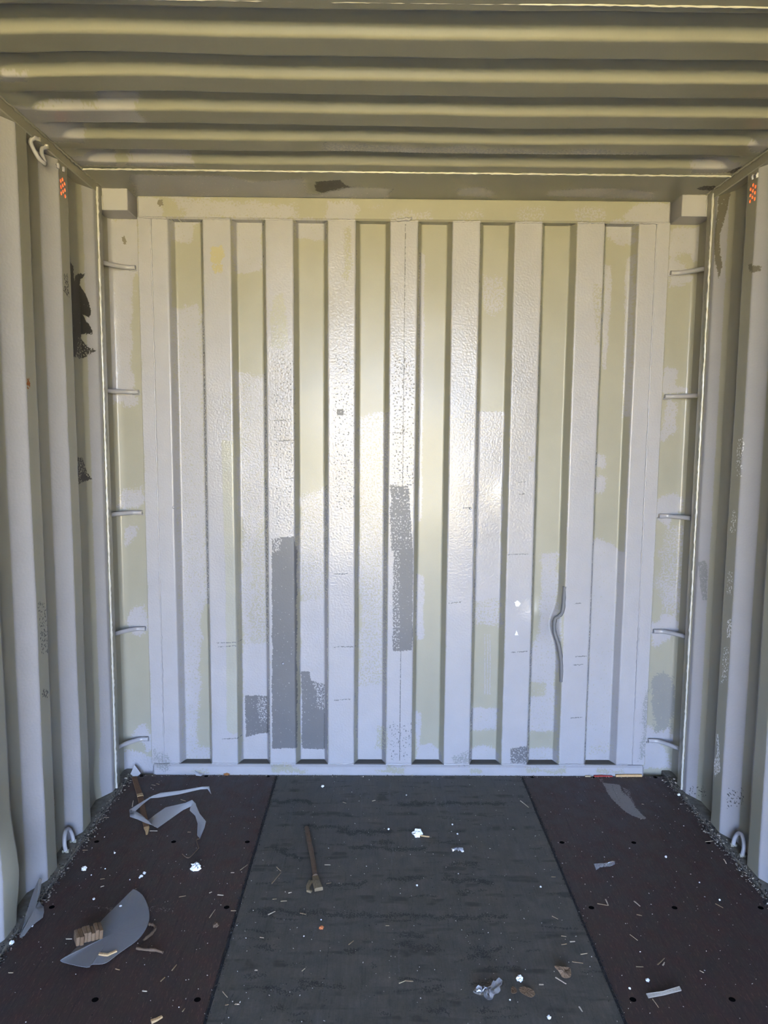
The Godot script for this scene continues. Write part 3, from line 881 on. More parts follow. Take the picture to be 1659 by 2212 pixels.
func uv_of(fit: String, p: Vector3) -> Vector2:
	if fit == "end": return end_uv(p)
	if fit == "roof": return roof_uv(p)
	return Vector2((p.x - board.x) / (board.y - board.x), p.z / 1.5)


func end_uv(p: Vector3) -> Vector2:
	return Vector2((p.x + 1.22) / 2.44, (2.42 - p.y) / 2.42)


func side_uv(p: Vector3) -> Vector2:
	return Vector2(p.z / 1.4, (2.42 - p.y) / 2.42)


func roof_uv(p: Vector3) -> Vector2:
	return Vector2((p.x + 1.22) / 2.44, p.z / 1.5)


func paints() -> void:
	var c := canvas(1344, 1344, -1.22, 2.42, 1.22, 0.0)
	base_coat(c, end_profile_kind, 0.004)
	for p in END_PATCHES:
		patch(c, p[0], p[1], p[2], p[3])
	patch(c, "dark", 0.0006, 0.25, [0.0015, 2.3, 0.0045, 2.3, 0.0035, 0.06, 0.0005, 0.06])
	paint_end = canvas_material(c, 0.11)
	for s in [-1, 1]:
		c = canvas(768, 1344, 0.0, 2.42, 1.4, 0.0)
		base_coat(c, func(z): return "fresh" if lit_slope(z, s) else "old", 0.004)  # light put into the colour: door-facing slopes lighter, flats darker
		for p in (LEFT_PATCHES if s < 0 else RIGHT_PATCHES):
			patch(c, p[0], p[1], p[2], p[3])
		if s < 0: paint_left = canvas_material(c, 0.07)
		else: paint_right = canvas_material(c, 0.07)
	c = canvas(1200, 768, -1.22, 0.0, 1.22, 1.5)
	base_coat(c, func(_x): return "roof", 0.004, 0.016)
	for p in ROOF_PATCHES:
		patch(c, p[0], p[1], p[2], p[3])
	paint_roof = canvas_material(c, 0.03)
	steel_paint = mat(KINDS.old[0], 0.26)
	lilac_paint = mat(KINDS.fresh[0], 0.26)


# ---------------------------------------------------------------- structure

func ground_outside() -> void:
	var m := mat(Color(0.74, 0.67, 0.44), 0.95)
	var n := NoiseTexture2D.new()
	n.width = 512
	n.height = 512
	n.seamless = true
	n.noise = FastNoiseLite.new()
	n.noise.frequency = 0.03
	var ramp := Gradient.new()
	ramp.set_color(0, Color(0.82, 0.82, 0.80))
	ramp.set_color(1, Color(1, 1, 1))
	n.color_ramp = ramp
	m.albedo_texture = n
	m.uv1_triplanar = true
	m.uv1_world_triplanar = true
	m.uv1_scale = Vector3(0.2, 0.2, 0.2)
	var g := put("ground", box(Vector3(-60, -0.5, -40), Vector3(60, -0.18, 90), 0.01), m)
	tag(g, "", "", "", "structure")


var slopes := {-1: [0.482, 0.775, 1.062, 1.345], 1: [0.478, 0.757, 1.036, 1.315]}   # near edges of the inner flats

func lit_slope(z: float, s: int) -> bool:
	for e in slopes[s]:
		if z > e - 0.003 and z < e + 0.070:
			return true
	return z < 0.225


# points (depth outwards, z) of a side wall, from the corner post to the open end
func side_profile(s: int) -> Array:
	var marks := []           # corners: [outward, z]
	marks.append([0.0, 0.150])
	marks.append([0.0, 0.178])
	marks.append([DEPTH, 0.246])
	var edges: Array = slopes[s].duplicate()
	while edges[-1] < LONG - 0.3:
		edges.append(edges[-1] + 0.28)
	for e in edges:
		marks.append([DEPTH, e - 0.072 - 0.068])
		marks.append([0.0, e - 0.072])
		marks.append([0.0, e])
		marks.append([DEPTH, e + 0.068])
	marks.append([DEPTH, LONG])
	var pts := []
	for i in marks.size():
		var p := Vector2(marks[i][0], marks[i][1])
		if i == 0 or i == marks.size() - 1:
			pts.append(p)
			continue
		var a := Vector2(marks[i - 1][0], marks[i - 1][1])
		var b := Vector2(marks[i + 1][0], marks[i + 1][1])
		var r := 0.005
		var pa := p + (a - p).normalized() * r
		var pb := p + (b - p).normalized() * r
		if p.distance_to(a) > 0.02:
			pts.append(p + (a - p).normalized() * r * 1.6)
		pts.append(pa)
		pts.append(pa.lerp(p, 0.6).lerp(p.lerp(pb, 0.4), 0.5))
		pts.append(pb)
		if p.distance_to(b) > 0.02:
			pts.append(p + (b - p).normalized() * r * 1.6)
	return pts


func side_wall(s: int) -> void:
	var dents := FastNoiseLite.new()
	dents.seed = 40 + s
	dents.frequency = 1.6
	var prof := side_profile(s)
	var span := vent_span(s)
	prof.append_array([Vector2(0.0, span.x), Vector2(0.0, span.y)])
	prof.sort_custom(func(a, b): return a.y < b.y)
	var heights := [VENT_LOW, VENT_HIGH]
	for j in 41:
		heights.append(2.40 * j / 40.0 - 0.002)
	heights.sort()
	var gap := Rect2i(0, heights.find(VENT_LOW), 0, heights.find(VENT_HIGH) - heights.find(VENT_LOW))
	for i in prof.size():
		if is_equal_approx(prof[i].y, span.x): gap.position.x = i
		if is_equal_approx(prof[i].y, span.y): gap.size.x = i - gap.position.x
	var rows := []
	var uvs := []
	for y in heights:
		var row := []
		var uv := []
		for p in prof:
			var q := Vector3(s * (HALF + p.x), y, p.y)
			var away := clampf(Vector2(p.y - 0.447, y - 2.29).length() / 0.15 - 0.5, 0.0, 1.0)    # flat round the vent
			q.x += dents.get_noise_3d(q.x * 2.0, q.y, q.z * 2.0) * 0.0025 * away
			if s < 0 and p.y > 0.85 and p.y < 1.2 and y < 0.5:   # a knock low on the wall
				q.x += 0.02 * exp(-pow((p.y - 1.0) / 0.05, 2.0) - pow((y - 0.18) / 0.12, 2.0))
			if s < 0 and p.y < 0.3 and y < 0.35:
				q.x -= 0.014 * exp(-pow((p.y - 0.245) / 0.03, 2.0) - pow((y - 0.10) / 0.10, 2.0))
			row.append(q)
			uv.append(side_uv(q))
		rows.append(row)
		uvs.append(uv)
	var called := "wall_left" if s < 0 else "wall_right"
	var o := hold(called, "", "", "", "structure")
	put("corrugated_sheet", sheet(rows, uvs, s > 0, gap), paint_left if s < 0 else paint_right, o)
	var lo := minf(s * 1.222, s * 1.232)
	var skin := mat(Color(0.45, 0.2, 0.12), 0.6)
	for r in [[-0.15, 2.18, -0.12, LONG], [2.36, 2.44, -0.12, LONG], [2.18, 2.36, -0.12, 0.30], [2.18, 2.36, 0.58, LONG]]:     # boxes added outside against light leaks, left open round the vent
		put("added_skin", box(Vector3(lo, r[0], r[2]), Vector3(lo + 0.010, r[1], r[3]), 0.0005), skin, o)


func end_marks() -> Array:
	var m := [[-1.014, 0.0], [RIB0 - 0.14, 0.0], [RIB0 - 0.122, -0.0456]]
	for k in 7:
		var x := RIB0 + 0.25 * k
		m.append_array([[x - 0.018, -0.0456], [x, 0.0], [x + 0.110, 0.0], [x + 0.128, -0.0456]])
	m.append_array([[RIB0 + 1.75 - 0.018, -0.0456], [RIB0 + 1.75, 0.0], [1.012, 0.0]])
	return m


func end_wall() -> void:
	var o := hold("wall_back", "", "", "", "structure")
	var marks := end_marks()
	var prof := []
	for i in marks.size():
		var p := Vector2(marks[i][0], marks[i][1])
		if i == 0 or i == marks.size() - 1:
			prof.append(p)
			continue
		var a := Vector2(marks[i - 1][0], marks[i - 1][1])
		var b := Vector2(marks[i + 1][0], marks[i + 1][1])
		var r := 0.0045
		var pa := p + (a - p).normalized() * r
		var pb := p + (b - p).normalized() * r
		if p.distance_to(a) > 0.06: prof.append(p + (a - p) * 0.5)
		prof.append(p + (a - p).normalized() * r * 1.6)
		prof.append(pa)
		prof.append(pa.lerp(p, 0.6).lerp(p.lerp(pb, 0.4), 0.5))
		prof.append(pb)
		prof.append(p + (b - p).normalized() * r * 1.6)
	var wave := FastNoiseLite.new()
	wave.seed = 5
	wave.frequency = 1.5
	wave.fractal_octaves = 2
	var rows := []
	var uvs := []
	for j in 141:
		var y := 0.046 + (2.316 - 0.046) * j / 140.0
		var row := []
		var uv := []
		for p in prof:
			var q := Vector3(p.x, y, p.y)
			q.z += wave.get_noise_2d(q.x * 1.4, q.y) * 0.0028
			# the knock that buckled the seventh rib's left edge
			var dx := q.x - 0.672
			var d1 := exp(-pow(dx / 0.030, 2.0) - pow((y - 0.66) / 0.075, 2.0))
			q.x -= 0.030 * d1
			q.z -= 0.012 * d1
			var d2 := exp(-pow((q.x - 0.60) / 0.05, 2.0) - pow((y - 0.70) / 0.05, 2.0))
			q.z += 0.012 * d2
			q.z += 0.010 * exp(-pow((q.x - 0.45) / 0.03, 2.0) - pow((y - 1.20) / 0.06, 2.0)) if q.z < -0.02 else 0.0
			q.z -= 0.008 * exp(-pow((q.x + 0.73) / 0.03, 2.0) - pow((y - 0.46) / 0.04, 2.0))
			row.append(q)
			uv.append(end_uv(q))
		rows.append(row)
		uvs.append(uv)
	put("corrugated_panel", sheet(rows, uvs, true), paint_end, o)
	put("added_skin", box(Vector3(-1.232, -0.15, -0.12), Vector3(1.232, 2.44, -0.11), 0.001), mat(Color(0.45, 0.2, 0.12), 0.6), o)  # box added behind the panel to close it against light leaks
	put("header_beam", box(Vector3(-1.065, 2.312, -0.07), Vector3(1.065, 2.402, 0.004), 0.007, "end"), paint_end, o)
	put("sill", box(Vector3(-1.062, -0.06, -0.075), Vector3(1.062, 0.044, 0.010), 0.008, "end"), sill_paint(), o)
	for s in [-1, 1]:
		put("flange", box(Vector3(minf(s * 1.066, s * 1.0125), 0.046, -0.02), Vector3(maxf(s * 1.066, s * 1.0125), 2.316, 0.0035), 0.0015, "end"), paint_end, o)
		put("weld_bead", tube(line(Vector3(s * 1.0125, 0.05, 0.002), Vector3(s * 1.0125, 2.31, 0.002), 0.012, 0.0011, 60 + s), 0.0028, 7, 0.35, 80 + s), lilac_paint, o)
		put("weld_bead", tube(line(Vector3(s * 1.060, 2.316, 0.003), Vector3(s * 0.95, 2.313, 0.003), 0.008, 0.0012, 64 + s), 0.0035, 7, 0.4, 84 + s), lilac_paint, o)
	for k in 9:
		var x := RIB0 - 0.25 + 0.25 * k
		var a := maxf(x, -0.99)
		var b := minf(x + 0.11, 0.99)
		put("weld_bead", tube(line(Vector3(a, 2.313, 0.001), Vector3(b, 2.313, 0.001), 0.008, 0.001, 90 + k), 0.003, 7, 0.45, 100 + k), lilac_paint, o)
		put("weld_bead", tube(line(Vector3(a, 0.046, 0.001), Vector3(b, 0.046, 0.001), 0.010, 0.001, 190 + k), 0.003, 7, 0.45, 200 + k), lilac_paint, o)
	put("weld_bead", tube(line(Vector3(-0.03, 2.314, 0.004), Vector3(0.03, 2.322, 0.006), 0.005, 0.0025, 31), 0.005, 8, 0.5, 32), lilac_paint, o)
	var soil := mat(Color(0.29, 0.275, 0.25), 0.9)
	for k in 8:
		var x := RIB0 - 0.122 + 0.25 * k
		var st2 := SurfaceTool.new()
		st2.begin(Mesh.PRIMITIVE_TRIANGLES)
		var low := [Vector3(x + 0.002, 0.044, -0.044), Vector3(x + 0.102, 0.044, -0.044), Vector3(x + 0.118, 0.044, -0.004), Vector3(x - 0.014, 0.044, -0.004)]
		var top := []
		for p in low: top.append(p + Vector3(0, 0.0016, 0))
		face(st2, top, Vector3.UP)
		for i in 4:
			face(st2, [low[i], low[(i + 1) % 4], top[(i + 1) % 4], top[i]], low[i] - Vector3(x + 0.052, 0.044, -0.024))
		st2.generate_normals()
		put("dirt_strip", st2.commit(), soil, o)
	# tube added along the buckled edge; its dark colour stands for the dent's recessed groove
	var dent_path := smooth_path([Vector3(0.693, 0.83, -0.006), Vector3(0.689, 0.73, -0.005), Vector3(0.674, 0.70, -0.010), Vector3(0.658, 0.685, -0.012), Vector3(0.658, 0.63, -0.010), Vector3(0.676, 0.575, -0.006), Vector3(0.690, 0.50, -0.005), Vector3(0.692, 0.415, -0.006)], 6)
	put("dent_groove", tube(dent_path, 0.0085, 9, 0.15, 12), mat(Color(0.34, 0.34, 0.345), 0.6), o)
	for p in [Vector3(-0.948, 1.156, 0.001), Vector3(0.285, 1.160, 0.001), Vector3(-0.499, 0.491, 0.001)]:
		var st := SurfaceTool.new()
		st.begin(Mesh.PRIMITIVE_TRIANGLES)
		var ball := SphereMesh.new()
		ball.radius = 0.0055
		ball.height = 0.011
		ball.radial_segments = 12
		ball.rings = 6
		st.append_from(ball, 0, Transform3D(Basis(), p))
		put("rivet", st.commit(), lilac_paint, o)


func sill_paint() -> StandardMaterial3D:
	return paint_end


func corner_post(s: int) -> void:
	var o := hold("trim_1" if s < 0 else "trim_2", "", "", "", "structure")
	# from the side wall: lip flush with the wall, back to 0.075, out behind the lip, then the face towards the room
	var prof := [[1.172, 0.158], [1.1705, 0.150], [1.1695, 0.140], [1.1695, 0.100], [1.1705, 0.097], [1.174, 0.0955], [1.190, 0.094], [1.193, 0.092], [1.194, 0.085], [1.194, -0.006], [1.1915, -0.017], [1.1845, -0.0265], [1.174, -0.030], [1.150, -0.030], [1.100, -0.030], [1.066, -0.030], [1.062, -0.03]]
	var rows := []
	var uvs := []
	for j in 31:
		var y := -0.02 + 2.42 * j / 30.0
		var row := []
		var uv := []
		for p in prof:
			var q := Vector3(s * p[0], y, p[1])
			row.append(q)
			uv.append(end_uv(q))
		rows.append(row)
		uvs.append(uv)
	var lip := []
	var lip_uv := []
	for j in rows.size():        # the lip and the side of the recess keep the first coat; the face behind was patched
		lip.append(rows[j].slice(0, 11))
		lip_uv.append(uvs[j].slice(0, 11))
		rows[j] = rows[j].slice(10)
		uvs[j] = uvs[j].slice(10)
	put("post", sheet(lip, lip_uv, s < 0), steel_paint, o)
	put("back_face", sheet(rows, uvs, s < 0), paint_end, o)
	# block in the upper corner
	put("corner_block", box(Vector3(minf(s * 1.074, s * 1.2), 2.317, -0.03), Vector3(maxf(s * 1.074, s * 1.2), 2.402, 0.09), 0.002), lilac_paint, o)
	put("weld_bead", tube(line(Vector3(s * 1.1685, 0.004, 0.146), Vector3(s * 1.1685, 2.385, 0.146), 0.010, 0.0009, 20 + s), 0.0045, 8, 0.3, 22 + s), weld_paint(), o)
	put("weld_bead", tube(line(Vector3(s * 1.171, 2.32, 0.089), Vector3(s * 1.171, 2.40, 0.089), 0.008, 0.001, 24 + s), 0.0035, 7, 0.4, 26 + s), weld_paint(), o)
	put("weld_bead", tube(line(Vector3(s * 1.171, 2.400, 0.090), Vector3(s * 1.076, 2.400, 0.090), 0.008, 0.001, 28 + s), 0.0035, 7, 0.4, 29 + s), weld_paint(), o)
	for y in [2.126, 1.629, 1.131, 0.634, 0.146]:
		var near := Vector3(s * 1.190, y, 0.068)
		var bend := Vector3(s * 1.134, y, -0.008)
		var rod := smooth_path([near, Vector3(s * 1.165, y, 0.028), bend, Vector3(s * 1.118, y, -0.018), Vector3(s * 1.100, y, -0.0205), Vector3(s * 1.085, y, -0.0205)], 5)
		put("lashing_bar", tube(rod, 0.0092, 12), lilac_paint, o)
		put("weld_bead", tube(line(Vector3(s * 1.112, y - 0.009, -0.028), Vector3(s * 1.082, y - 0.009, -0.028), 0.006, 0.001, int(y * 90)), 0.003, 6, 0.4, int(y * 70)), lilac_paint, o)


func weld_paint() -> StandardMaterial3D:
	return mat(Color(0.60, 0.59, 0.56), 0.18)


# underside of the roof: low flats, risers, high flats, running across; the ribs end rounded before the side rails
func roof() -> void:
	var o := hold("ceiling", "", "", "", "structure")
	var zs := [[0.288, 0.0], [0.335, 0.0]]
	var e := 0.474     # far edge of a low flat
	var marks := []
	marks.append([0.285, 0.0])
	marks.append([e - 0.209 + 0.091, 0.0])
	e = 0.474
	while e < LONG - 0.1:
		marks.append([e - 0.1045 - 0.0135, 1.0])   # placeholder order kept by sort below
		e += 0.209
	marks.clear()
	marks.append([0.285, 0.0])
	e = 0.474
	while e < LONG - 0.15:
		marks.append([e - 0.118, 0.0])     # near edge of the low flat beyond
		marks.append([e - 0.1045, 1.0])    # foot of the slope that faces the door
		marks.append([e - 0.0135, 1.0])
		marks.append([e, 0.0])             # far edge of the low flat
		e += 0.209
	marks.append([LONG, 0.0])
	var prof := []
	for i in marks.size():
		var p := Vector2(marks[i][0], marks[i][1] * 0.025)
		if i == 0 or i == marks.size() - 1:
			prof.append(p)
			continue
		var a := Vector2(marks[i - 1][0], marks[i - 1][1] * 0.025)
		var b := Vector2(marks[i + 1][0], marks[i + 1][1] * 0.025)
		var r := 0.006
		var pa := p + (a - p).normalized() * r
		var pb := p + (b - p).normalized() * r
		prof.append(p + (a - p).normalized() * r * 1.5)
		prof.append(pa)
		prof.append(pa.lerp(p, 0.6).lerp(p.lerp(pb, 0.4), 0.5))
		prof.append(pb)
		prof.append(p + (b - p).normalized() * r * 1.5)
	var xs := [-1.20, -1.12, -1.105, -1.095, -1.085, -1.075, -1.065, -1.055, -1.04]
	for k in 40:
		xs.append(lerpf(-1.0, 1.0, k / 39.0))
	for k in range(8, -1, -1):
		xs.append(-xs[k])
	var sag := FastNoiseLite.new()
	sag.seed = 9
	sag.frequency = 0.9
	var rows := []
	var uvs := []
	for p in prof:
		var row := []
		var uv := []
		for x in xs:
			var t := clampf((1.115 - absf(x)) / 0.065, 0.0, 1.0)
			t = sqrt(1.0 - pow(1.0 - t, 2.0))
			var q := Vector3(x, ROOF + p.y * t + sag.get_noise_2d(x * 1.2, p.x) * 0.006, p.x)
			if x < -0.6 and p.x < 1.2:
				q.z += 0.012 * sin((x + 1.1) * 5.0) * (0.6 - absf(p.x - 0.75)) if absf(p.x - 0.75) < 0.6 else 0.0
			row.append(q)
			uv.append(roof_uv(q))
		rows.append(row)
		uvs.append(uv)
	put("roof_sheet", sheet(rows, uvs, false), paint_roof, o)
	put("added_skin", box(Vector3(-1.232, 2.440, -0.12), Vector3(1.232, 2.450, LONG), 0.001), mat(Color(0.45, 0.2, 0.12), 0.6), o)  # box added above the sheet so no daylight leaks in
	put("header_plate", box(Vector3(-1.20, 2.3975, -0.06), Vector3(1.20, 2.4015, 0.292), 0.001, "roof"), paint_roof, o)
	put("weld_bead", tube(line(Vector3(-1.165, 2.399, 0.294), Vector3(1.165, 2.399, 0.294), 0.010, 0.0008, 51), 0.0038, 8, 0.3, 52), weld_paint(), o)
	put("weld_bead", tube(line(Vector3(-1.165, ROOF, 1.338), Vector3(1.165, ROOF, 1.338), 0.012, 0.0006, 53), 0.0026, 7, 0.35, 54), weld_paint(), o)


func top_rail(s: int) -> void:
	var o := hold("trim_3" if s < 0 else "trim_4", "", "", "", "structure")
	put("rail", box(Vector3(minf(s * 1.170, s * 1.232), 2.366, 0.06), Vector3(maxf(s * 1.170, s * 1.232), 2.44, LONG), 0.003), steel_paint, o)
	put("weld_bead", tube(line(Vector3(s * 1.167, 2.400, 0.09), Vector3(s * 1.167, 2.400, LONG - 0.1), 0.016, 0.0012, 70 + s), 0.0045, 7, 0.4, 72 + s), steel_paint, o)


func bottom_rail(s: int) -> void:
	var dirty := mat(Color(0.40, 0.39, 0.36), 0.75)
	var n := NoiseTexture2D.new()
	n.width = 256
	n.height = 256
	n.seamless = true
	n.noise = FastNoiseLite.new()
	n.noise.frequency = 0.05
	var ramp := Gradient.new()
	ramp.set_color(0, Color(0.72, 0.69, 0.64))
	ramp.set_color(1, Color(1, 1, 1))
	n.color_ramp = ramp
	dirty.albedo_texture = n
	dirty.uv1_triplanar = true
	dirty.uv1_scale = Vector3(2.5, 2.5, 2.5)
	var o := hold("baseboard_left" if s < 0 else "baseboard_right", "", "", "", "structure")
	put("ledge", box(Vector3(minf(s * 1.152, s * 1.222), -0.06, -0.03), Vector3(maxf(s * 1.152, s * 1.222), 0.008, LONG), 0.003), dirty, o)


func floor_boards() -> void:
	var o := hold("floor", "", "", "", "structure")
	var edges := [[-1.150, -0.531], [-0.523, 0.526], [0.534, 1.150]]
	var grain := FastNoiseLite.new()
	grain.seed = 77
	grain.frequency = 0.09
	grain.fractal_octaves = 4
	var hair := FastNoiseLite.new()
	hair.seed = 78
	hair.frequency = 0.35
	hair.fractal_octaves = 2
	var brown := [Color(0.222, 0.172, 0.153), Color(0.285, 0.274, 0.250), Color(0.218, 0.170, 0.154)]
	for b in 3:
		var lo: float = edges[b][0]
		var hi: float = edges[b][1]
		var w := 512 if b != 1 else 832
		var c := canvas(w, 1024, lo, 0.0, hi, 1.5)
		grain.seed = 77 + b
		var streak := grain.get_image(w, 56)
		streak.resize(w, 1024, Image.INTERPOLATE_CUBIC)
		var sd := streak.get_data()
		var fibre := hair.get_image(w, 160)
		fibre.resize(w, 1024, Image.INTERPOLATE_CUBIC)
		var fd := fibre.get_data()
		var across := grain.get_image(26, 300)
		across.resize(w, 1024, Image.INTERPOLATE_CUBIC)
		var ad := across.get_data()
		var col: Color = brown[b]
		var rgb: PackedByteArray = c.rgb
		var rough: PackedByteArray = c.rough
		var relief: PackedByteArray = c.relief
		var streaky := 0.10 if b != 1 else 0.06
		var dirty := 0.08 if b != 1 else 0.16
		for j in 1024:
			var nj := (j & 511) * 512
			for i in w:
				var at := j * w + i
				var g := (int(sd[at]) - 128) / 128.0
				var h := (int(fd[at]) - 128) / 128.0
				var d := (int(coarse[nj + ((i + 150 * b) & 511)]) - 128) / 128.0
				var f := (int(fine[nj + (i & 511)]) - 128) / 128.0
				var m := 1.0 + streaky * g + 0.07 * h + dirty * d + 0.06 * f
				if b == 1:        # smears dragged across the grey board, and grime
					var smear := clampf((int(ad[at]) - 142) / 60.0, 0.0, 1.0) * clampf(0.35 + d * 2.2, 0.0, 1.0)
					var rub := clampf((int(sd[at]) - 150) / 60.0, 0.0, 1.0) * clampf(0.3 - d * 2.0, 0.0, 1.0)
					m = m * (1.0 - 0.30 * smear - 0.16 * rub)
				else:
					m = m * (1.0 + 0.45 * clampf(h * 2.6 - 0.9, 0.0, 1.0) - 0.25 * clampf(g * 2.0 - 0.6, 0.0, 1.0))
				var red := 1.0 + (0.10 * d if b != 1 else 0.02 * d)
				rgb[at * 3] = clampi(int(col.r * 255.0 * m * red), 0, 255)
				rgb[at * 3 + 1] = clampi(int(col.g * 255.0 * m), 0, 255)
				rgb[at * 3 + 2] = clampi(int(col.b * 255.0 * m), 0, 255)
				rough[at] = clampi(int(130.0 + 34.0 * d + 20.0 * h), 0, 255)
				relief[at] = clampi(int(128.0 + 50.0 * h + 30.0 * g + 20.0 * f), 0, 255)
		c.rgb = rgb
		c.rough = rough
		c.relief = relief
		for p in FLOOR_MARKS:
			if p[0] == b:
				patch(c, p[1], p[2], p[3], p[4])
		# knocks and scratches along the board
		var r := RandomNumberGenerator.new()
		r.seed = 300 + b
		for k in (90 if b != 1 else 150):
			var x := r.randf_range(lo + 0.02, hi - 0.02)
			var z := r.randf_range(0.03, 1.45)
			var l := r.randf_range(0.02, 0.16)
			var t := r.randf_range(-0.12, 0.12) * l
			var h := r.randf_range(0.0008, 0.0018)
			var cross := b == 1 and k % 2 == 0
			var kind := "scrape" if k % 3 == 0 else "scuff"
			if cross:
				patch(c, "scuff", 0.007, 0.35, [x, z, x + l * 0.8, z + t, x + l * 0.8, z + t + h * 3.0, x, z + h * 3.0])
			elif b == 1 or kind == "scuff":
				patch(c, kind, 0.003, 0.55, [x, z, x + h, z, x + t + h, z + l, x + t, z + l])
			else:
				patch(c, "wear", 0.003, 0.5, [x, z, x + h, z, x + t + h, z + l, x + t, z + l])
		board = Vector2(lo, hi)
		put("floor_board", box(Vector3(lo, -0.028, 0.012), Vector3(hi, 0.0, LONG), 0.002, "board"), canvas_material(c, 0.05, true), o)
	var tar := mat(Color(0.10, 0.10, 0.10), 0.8)
	for x in [-0.527, 0.530]:
		put("joint", box(Vector3(x - 0.005, -0.028, 0.012), Vector3(x + 0.005, -0.003, LONG), 0.001), tar, o)
	put("subfloor", box(Vector3(-1.232, -0.16, -0.12), Vector3(1.232, -0.03, LONG), 0.001), mat(Color(0.2, 0.19, 0.18), 0.8), o)
	var rust := mat(Color(0.04, 0.035, 0.035), 0.95)
	rust.metallic_specular = 0.1
	for z in [0.024, 0.534, 0.902, 1.277, 1.65]:
		for x in [-1.104, -0.828, -0.563, 0.574, 0.835, 1.106]:
			var st := SurfaceTool.new()
			st.begin(Mesh.PRIMITIVE_TRIANGLES)
			var ring := []
			var rim := []
			for k in 12:
				var a := TAU * k / 12
				ring.append(Vector3(x + cos(a) * 0.006, 0.0005, z + sin(a) * 0.006))
				rim.append(Vector3(x + cos(a) * 0.0088, 0.0006, z + sin(a) * 0.0080))
			face(st, rim, Vector3.UP)
			for k in 12:
				face(st, [rim[k], rim[(k + 1) % 12], rim[(k + 1) % 12] - Vector3(0, 0.004, 0), rim[k] - Vector3(0, 0.004, 0)], rim[k] - Vector3(x, 0, z))
			st.generate_normals()
			put("screw_head", st.commit(), rust, o)


# ---------------------------------------------------------------- things

func rings() -> void:
	var low := [
		[-1, "steel lashing ring standing on the left floor ledge beside the corrugated wall", 0.612, 0.548],
		[1, "steel lashing ring standing on the right floor ledge beside the corrugated wall", 0.632, 0.566],
	]
	for d in low:
		var s: int = d[0]
		var o := hold("lashing_ring", d[1], "ring", "lashing rings", "", Vector3(s * 1.185, 0.008, d[2]))
		var gap: float = d[3] - d[2]
		var path := smooth_path([Vector3(s * -0.004, 0.004, 0), Vector3(s * 0.0, 0.028, 0), Vector3(s * 0.004, 0.052, gap * 0.2), Vector3(s * 0.006, 0.062, gap * 0.5), Vector3(s * 0.004, 0.052, gap * 0.82), Vector3(0, 0.028, gap), Vector3(s * -0.004, 0.004, gap)], 6)
		put("bent_rod", tube(path, 0.0072, 12), lilac_paint, o)
		for z in [0.0, gap]:
			put("weld_bead", tube(line(Vector3(s * -0.014, 0.002, z), Vector3(s * 0.008, 0.002, z), 0.004, 0.001, 5), 0.006, 8, 0.4, 6), steel_paint, o)
	var o := hold("lashing_ring", "steel lashing ring hanging below the left roof rail", "ring", "lashing rings", "", Vector3(-1.168, 2.37, 0.633))
	var path := smooth_path([Vector3(0.0, 0.002, 0.0), Vector3(-0.004, -0.002, 0.02), Vector3(-0.012, -0.018, 0.026), Vector3(-0.002, -0.05, 0.004), Vector3(0.006, -0.062, -0.016), Vector3(0.004, -0.056, -0.032), Vector3(-0.006, -0.03, -0.036), Vector3(-0.008, -0.010, -0.044), Vector3(0.0, 0.0, -0.058)], 6)
	put("bent_rod", tube(path, 0.0068, 12), lilac_paint, o)
	for p in [Vector3(0.001, 0.0, 0.0), Vector3(0.001, 0.0, -0.058)]:
		put("weld_bead", tube([p + Vector3(0, 0.006, 0), p, p - Vector3(0, 0.006, 0)], 0.006, 8, 0.4, 6), steel_paint, o)


# The vents: a drilled plate let into an opening of the wall, and a thin orange cover behind it that daylight shines through.
const VENT := {
	-1: {"z": [0.4335, 0.4490, 0.4645], "y": [[2.2625, 2.2828, 2.3027], [2.2727, 2.2926, 2.3120], [2.2625, 2.2822, 2.3025]]},
	1: {"z": [0.4305, 0.4460, 0.4620], "y": [[2.2710, 2.2910, 2.3107], [2.2800, 2.3010, 2.3205], [2.2700, 2.2900, 2.3100]]},
}
const VENT_LOW := 2.246
const VENT_HIGH := 2.336

func vent_span(s: int) -> Vector2:
	return Vector2(VENT[s].z[0] - 0.008, VENT[s].z[2] + 0.0078)


